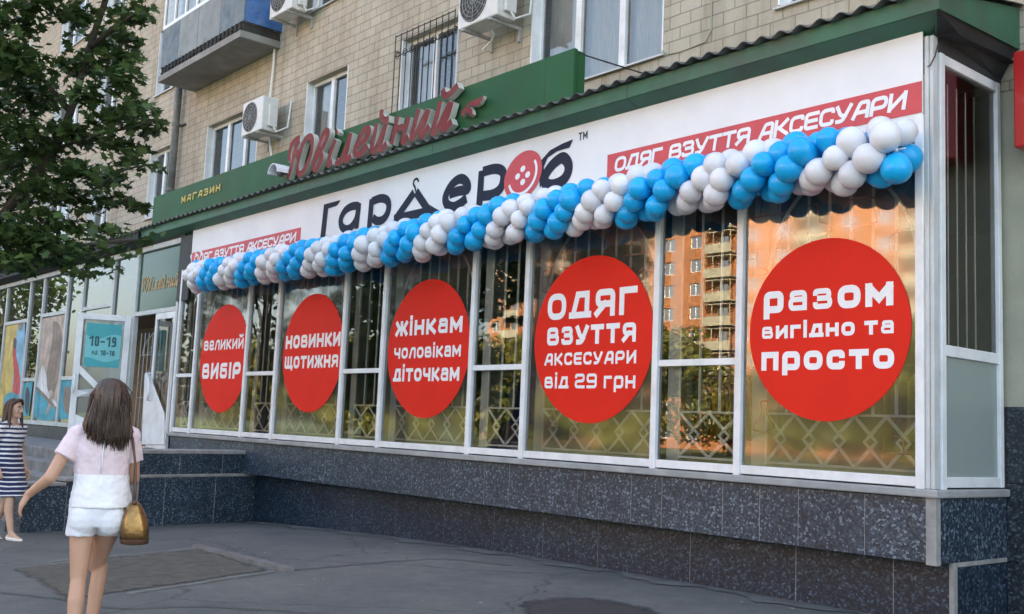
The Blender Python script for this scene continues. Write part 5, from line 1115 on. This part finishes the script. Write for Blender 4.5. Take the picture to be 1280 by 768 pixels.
# blouse: pale pink, white lower panel, short sleeves, loose hem
mb = MB(); rng_ = [(.012, -.004, .868, .178, .135), (.008, -.004, .93, .168, .126), (.004, -.002, 1.02, .155, .114), (0, 0, 1.12, .155, .108), (0, -.004, 1.22, .164, .102), (0, -.002, 1.29, .148, .084), (0, -.002, 1.335, .095, .070), (0, 0, 1.36, .062, .058)]
mb.loft(rng_, 40, fn=lambda i, q: 1+(.030*math.sin(5*q+1.2)+.018*math.sin(9*q))*max(0, (4-i))/4)
for s in (-1, 1):
    a = Vector((s*.150, 0, 1.285)); e = el if s < 0 else Vector((.185, .07, 1.03)); dd = (e-a).normalized()
    mb.tube([a-dd*.01, a+dd*.05, a+dd*.115, a+dd*.150], [.056, .058, .060, .064], 18)
for s in (-1, 1): capsule(mb, (s*.045, -.002, 1.325), .058, (s*.150, 0, 1.287), .058, 16)
BL = fuse('blouse', mb, cloth_mat('pink blouse', (.72, .60, .64), .55, (.78, .79, .83), 1.06), P1, .007, 5, fold=.016)
mb = MB(); mb.tube([(0, -.118, 1.07), (0, -.116, 1.16), (0, -.108, 1.24), (0, -.09, 1.30)], .004, 6); obj('seam', mb, A['white'], BL, True, True)
mb = MB(); mb.loft([(0, 0, .755, .138, .110), (0, 0, .80, .154, .122), (0, 0, .86, .158, .126), (0, 0, .93, .148, .114)], 30)
for s in (-1, 1): mb.ball((s*.072, -.050, .80), (.086, .082, .10), 16)
for s, kx, ky in ((-1, -.083, -.008), (1, .076, .045)): mb.loft([(kx*1.06, ky, .70, .080, .094), (kx, ky*.7, .745, .082, .100), (s*.074, 0, .86, .086, .114)], 26, fn=lambda i, q: 1+.02*math.sin(6*q+i))
SH = fuse('shorts', mb, cloth_mat('white shorts', (.74, .77, .83), .55), P1, .007, 4, fold=.011)
mb = MB(); c = hc; HM = hair_mat('dark brown hair', (.016, .009, .006), (.085, .05, .032))
hr = [(c[0], -.002, 1.632, .012, .012), (c[0], -.004, 1.625, .045, .05), (c[0], -.008, 1.600, .078, .085), (c[0], -.014, 1.56, .096, .103), (c[0], -.022, 1.51, .103, .104), (c[0]-.002, -.040, 1.45, .110, .088), (c[0]-.004, -.062, 1.40, .124, .062), (c[0]-.002, -.078, 1.35, .137, .050), (c[0]+.008, -.088, 1.315, .138, .042), (c[0]+.020, -.094, 1.285, .118, .032), (c[0]+.034, -.096, 1.262, .085, .018)]
mb.loft(hr, 72, fn=lambda i, q: 1+.05*math.sin(13*q+i*.6)*min(1, i/4)+.03*math.sin(29*q-i*.5)*min(1, i/4))
hair = fuse('hair', mb, HM, P1, .006, 2)
mb = MB()
for k in range(520):
    a = rnd(-1, 1); x0 = c[0]+a*.118; y0 = -.095-.012*math.cos(a*1.5)+rnd(-.02, .012); z1 = rnd(1.20, 1.31)-.035*a+.03*abs(a); s = rnd(-.018, .018)
    mb.tube([(c[0]+a*.09, y0+.02, 1.50), (x0*1.0, y0+.0, 1.38), (x0+s*.4, y0-.008, 1.31), (x0+s, y0+.004, z1)], [.004, .0045, .0035, .0008], 4, cap=False)
for k in range(160):
    q = rnd(0, 6.283); r1 = rnd(1.0, 1.10); zz = rnd(1.36, 1.56); x0, y0 = c[0]+.108*r1*math.cos(q), -.035+.085*r1*math.sin(q); w = rnd(-.03, .03)
    mb.tube([(c[0]+.07*math.cos(q), -.01+.07*math.sin(q), zz+.05), (x0, y0, zz), (x0*1.02+w*.5, y0-.02, zz-.07), (x0+w, y0-.035, zz-rnd(.10, .17))], [.002, .003, .0022, .0006], 4, cap=False)
obj('hair_strand', mb, HM, hair, True, True)['kind'] = 'stuff'
# gold shoulder bag on its strap
BG = thing('handbag', 'gold metallic handbag hanging from the shoulder of the woman in shorts', 'handbag', P1.location+Vector((0, 0, 0)), P1.rotation_euler.z); BG.scale = (K, K, K)
gold = mat('gold leather', (.27, .165, .06), .32, .4, 7, .8, bump=.9, bs=9, grime=(.05, .03, .015, .8), gs=9); brn_ = mat('brown leather', (.10, .05, .03), .5, .2, 8)
def rotb(v): x, y, z = v; return (x, y, z)
mb = MB(); bx_, by_ = .198, -.035
def bagring(z, rx, ry, off=0, n=24, e=.55):
    r = []
    for j in range(n):
        q = 2*math.pi*j/n; cx, sy = math.cos(q), math.sin(q); r.append((bx_+off+rx*math.copysign(abs(cx)**e, cx), by_+ry*math.copysign(abs(sy)**e, sy), z))
    return r
rings = [bagring(*a) for a in ((.672, .055, .110, .018), (.68, .078, .132, .018), (.735, .086, .142, .015), (.81, .074, .132, .008), (.872, .048, .112, .002), (.905, .024, .10, 0))]; n = 24
mb.add([v for r in rings for v in r], [(i*n+j, i*n+(j+1) % n, (i+1)*n+(j+1) % n, (i+1)*n+j) for i in range(5) for j in range(n)]+[tuple(range(n-1, -1, -1)), tuple(5*n+j for j in range(n))])
bo_ = obj('bag_body', mb, gold, BG, True, True); bo_.modifiers.new('s', 'SUBSURF').levels = 1
mb = MB(); rings = [bagring(*a) for a in ((.660, .056, .111, .018), (.666, .080, .135, .018), (.695, .083, .139, .017))]; mb.add([v for r in rings for v in r], [(i*n+j, i*n+(j+1) % n, (i+1)*n+(j+1) % n, (i+1)*n+j) for i in range(2) for j in range(n)]+[tuple(range(n-1, -1, -1))]); obj('bag_base', mb, brn_, BG, True, True)
mb = MB(); mb.box(bx_-.012, bx_+.012, by_-.095, by_+.095, .897, .915); obj('bag_clasp', mb, brn_, BG, False, True, .004)
for s in (-1, 1):
    mb = MB(); mb.tube([(bx_, by_+s*.085, .885), (.196, by_+s*.07, .98), (.186, by_+s*.045, 1.12), (.160, -.004+s*.055, 1.27), (.135, s*.035, 1.345), (.13, 0, 1.358)], .0075, 8); obj('strap', mb, brn_, BG, True, True)
# --- the woman in the striped dress
f2 = onground(22, 674); vd2 = Vector((ray(12, 600).x, ray(12, 600).y)).normalized(); rt2 = Vector((vd2.y, -vd2.x)); hd = (rt2*.74-vd2*.67).normalized()
dist = Vector((f2.x, f2.y)).dot(vd2); c2 = pt(9, 600, 1); c2 = Vector((ray(9, 600).x, ray(9, 600).y)); c2 = c2*(dist/c2.dot(vd2))
P2 = thing('person', 'woman in a navy and white striped dress walking at the left edge', 'person', (c2.x, c2.y, gz(c2.x, c2.y)), math.atan2(hd.y, hd.x)-math.pi/2, 'women on the pavement')
hc2 = (0, .02, 1.512); mb = MB(); head(mb, hc2); capsule(mb, (0, -.005, 1.31), .052, (0, .005, 1.44), .047)
mb.loft([(0, 0, .78, .15, .11), (0, 0, .88, .165, .12), (0, 0, .98, .14, .10), (0, 0, 1.06, .128, .09), (0, .008, 1.16, .145, .112), (0, 0, 1.26, .158, .09), (0, 0, 1.32, .13, .066), (0, 0, 1.35, .06, .05)], 24)
for s, e, w in ((-1, (-.215, -.05, 1.03), (-.215, .06, .80)), (1, (.215, -.09, 1.02), (.235, .07, .83))):
    a = (s*.168, 0, 1.29); capsule(mb, a, .046, e, .037); capsule(mb, e, .037, w, .025); hand(mb, w, (s*.05, .35, -.9), (-s, .1, -.1), .95, .35)
capsule(mb, (.083, 0, .80), .085, (.075, .13, .46), .052, 16); capsule(mb, (.075, .13, .46), .05, (.075, .13, .34), .05, 16); capsule(mb, (.075, .13, .34), .05, (.07, .19, .085), .032, 16)
capsule(mb, (-.083, 0, .80), .085, (-.07, -.04, .46), .052, 16); capsule(mb, (-.07, -.04, .46), .05, (-.07, -.09, .34), .05, 16); capsule(mb, (-.07, -.09, .34), .05, (-.065, -.22, .11), .032, 16)
foot(mb, (.07, .19, .085), (.1, 1, 0)); foot(mb, (-.065, -.22, .11), (0, 1, -.35))
fuse('body', mb, SKIN2, P2, .0075, 5); face(hc2, P2)
mb = MB(); mb.loft([(0, .05, .50, .178, .205), (0, .045, .60, .182, .195), (0, .02, .75, .180, .165), (0, 0, .88, .180, .135), (0, 0, .98, .155, .115), (0, 0, 1.06, .143, .104), (0, .008, 1.16, .158, .126), (0, 0, 1.26, .17, .104), (0, -.004, 1.31, .145, .080), (0, -.012, 1.335, .095, .062)], 40, fn=lambda i, q: 1+(.03*math.sin(6*q)+.015*math.sin(11*q+1))*max(0, 4-i)/4)
for s in (-1, 1):
    a = Vector((s*.15, 0, 1.285)); dd = (Vector((s*.215, -.06, 1.03))-a).normalized(); mb.tube([a-dd*.01, a+dd*.04, a+dd*.10], [.06, .062, .064], 16)
for s in (-1, 1): capsule(mb, (s*.045, -.004, 1.315), .058, (s*.155, 0, 1.285), .062, 16)
fuse('dress', mb, cloth_mat('striped dress', (.76, .77, .80), .4, None, 0, ((.018, .022, .085), .052)), P2, .008, 3, fold=.022)
mb = MB(); c = hc2; mb.loft([(0, .0, 1.638, .012, .012), (0, -.004, 1.63, .05, .055), (0, -.014, 1.60, .08, .082), (0, -.030, 1.55, .095, .083), (0, -.040, 1.50, .098, .076), (0, -.045, 1.44, .10, .066), (0, -.05, 1.38, .108, .055), (0, -.055, 1.31, .112, .05), (0, -.06, 1.25, .105, .045), (0, -.06, 1.20, .085, .03)], 60, fn=lambda i, q: 1+.03*math.sin(15*q+i*.3)*min(1, i/4))
for s in (-1, 1): capsule(mb, (s*.075, .03, 1.575), .022, (s*.088, .025, 1.48), .024, 10); capsule(mb, (s*.088, .025, 1.48), .024, (s*.105, .05, 1.27), .016, 10)
capsule(mb, (-.03, .07, 1.612), .022, (-.075, .05, 1.575), .02, 8); capsule(mb, (.01, .072, 1.615), .022, (.075, .05, 1.575), .02, 8)
fuse('hair', mb, hair_mat('brown hair', (.03, .016, .011), (.10, .055, .035)), P2, .0065, 3)
for ax, fr_ in (((.07, .19, .085), (.1, 1, 0)), ((-.065, -.22, .11), (0, 1, -.35))):
    mb = MB(); a, f = Vector(ax), Vector(fr_).normalized(); capsule(mb, a+Vector((0, 0, -.05))-f*.035, .034, a-Vector((0, 0, .062))+f*.10, .031, 12); capsule(mb, a-Vector((0, 0, .060))+f*.08, .036, a-Vector((0, 0, .066))+f*.165, .021, 12); fuse('shoe', mb, mat('white shoe', (.72, .70, .66), .5, .05), P2, .006, 3)

# ------------------------------------------------------------------ dry leaves and scraps on the pavement
mb = MB()
for k in range(150):
    x, y = rnd(-14, -4.5), 7.3-abs(random.gauss(0, 2.2)); 
    if y < 1: continue
    s_ = rnd(.012, .035); a, b, n_ = frame_of(Vector((rnd(-.4, .4), rnd(-.4, .4), 1)), rnd(0, 6.28)); p = Vector((x, y, gz(x, y)+.018))
    mb.add([p+a*(u*s_)+b*(v*s_) for u, v in OVAL], [tuple(range(6))])
lt = obj('dry_leaves', mb, mat('dry leaf', (.26, .21, .12), .9, .5, 3)); lt['kind'] = 'stuff'
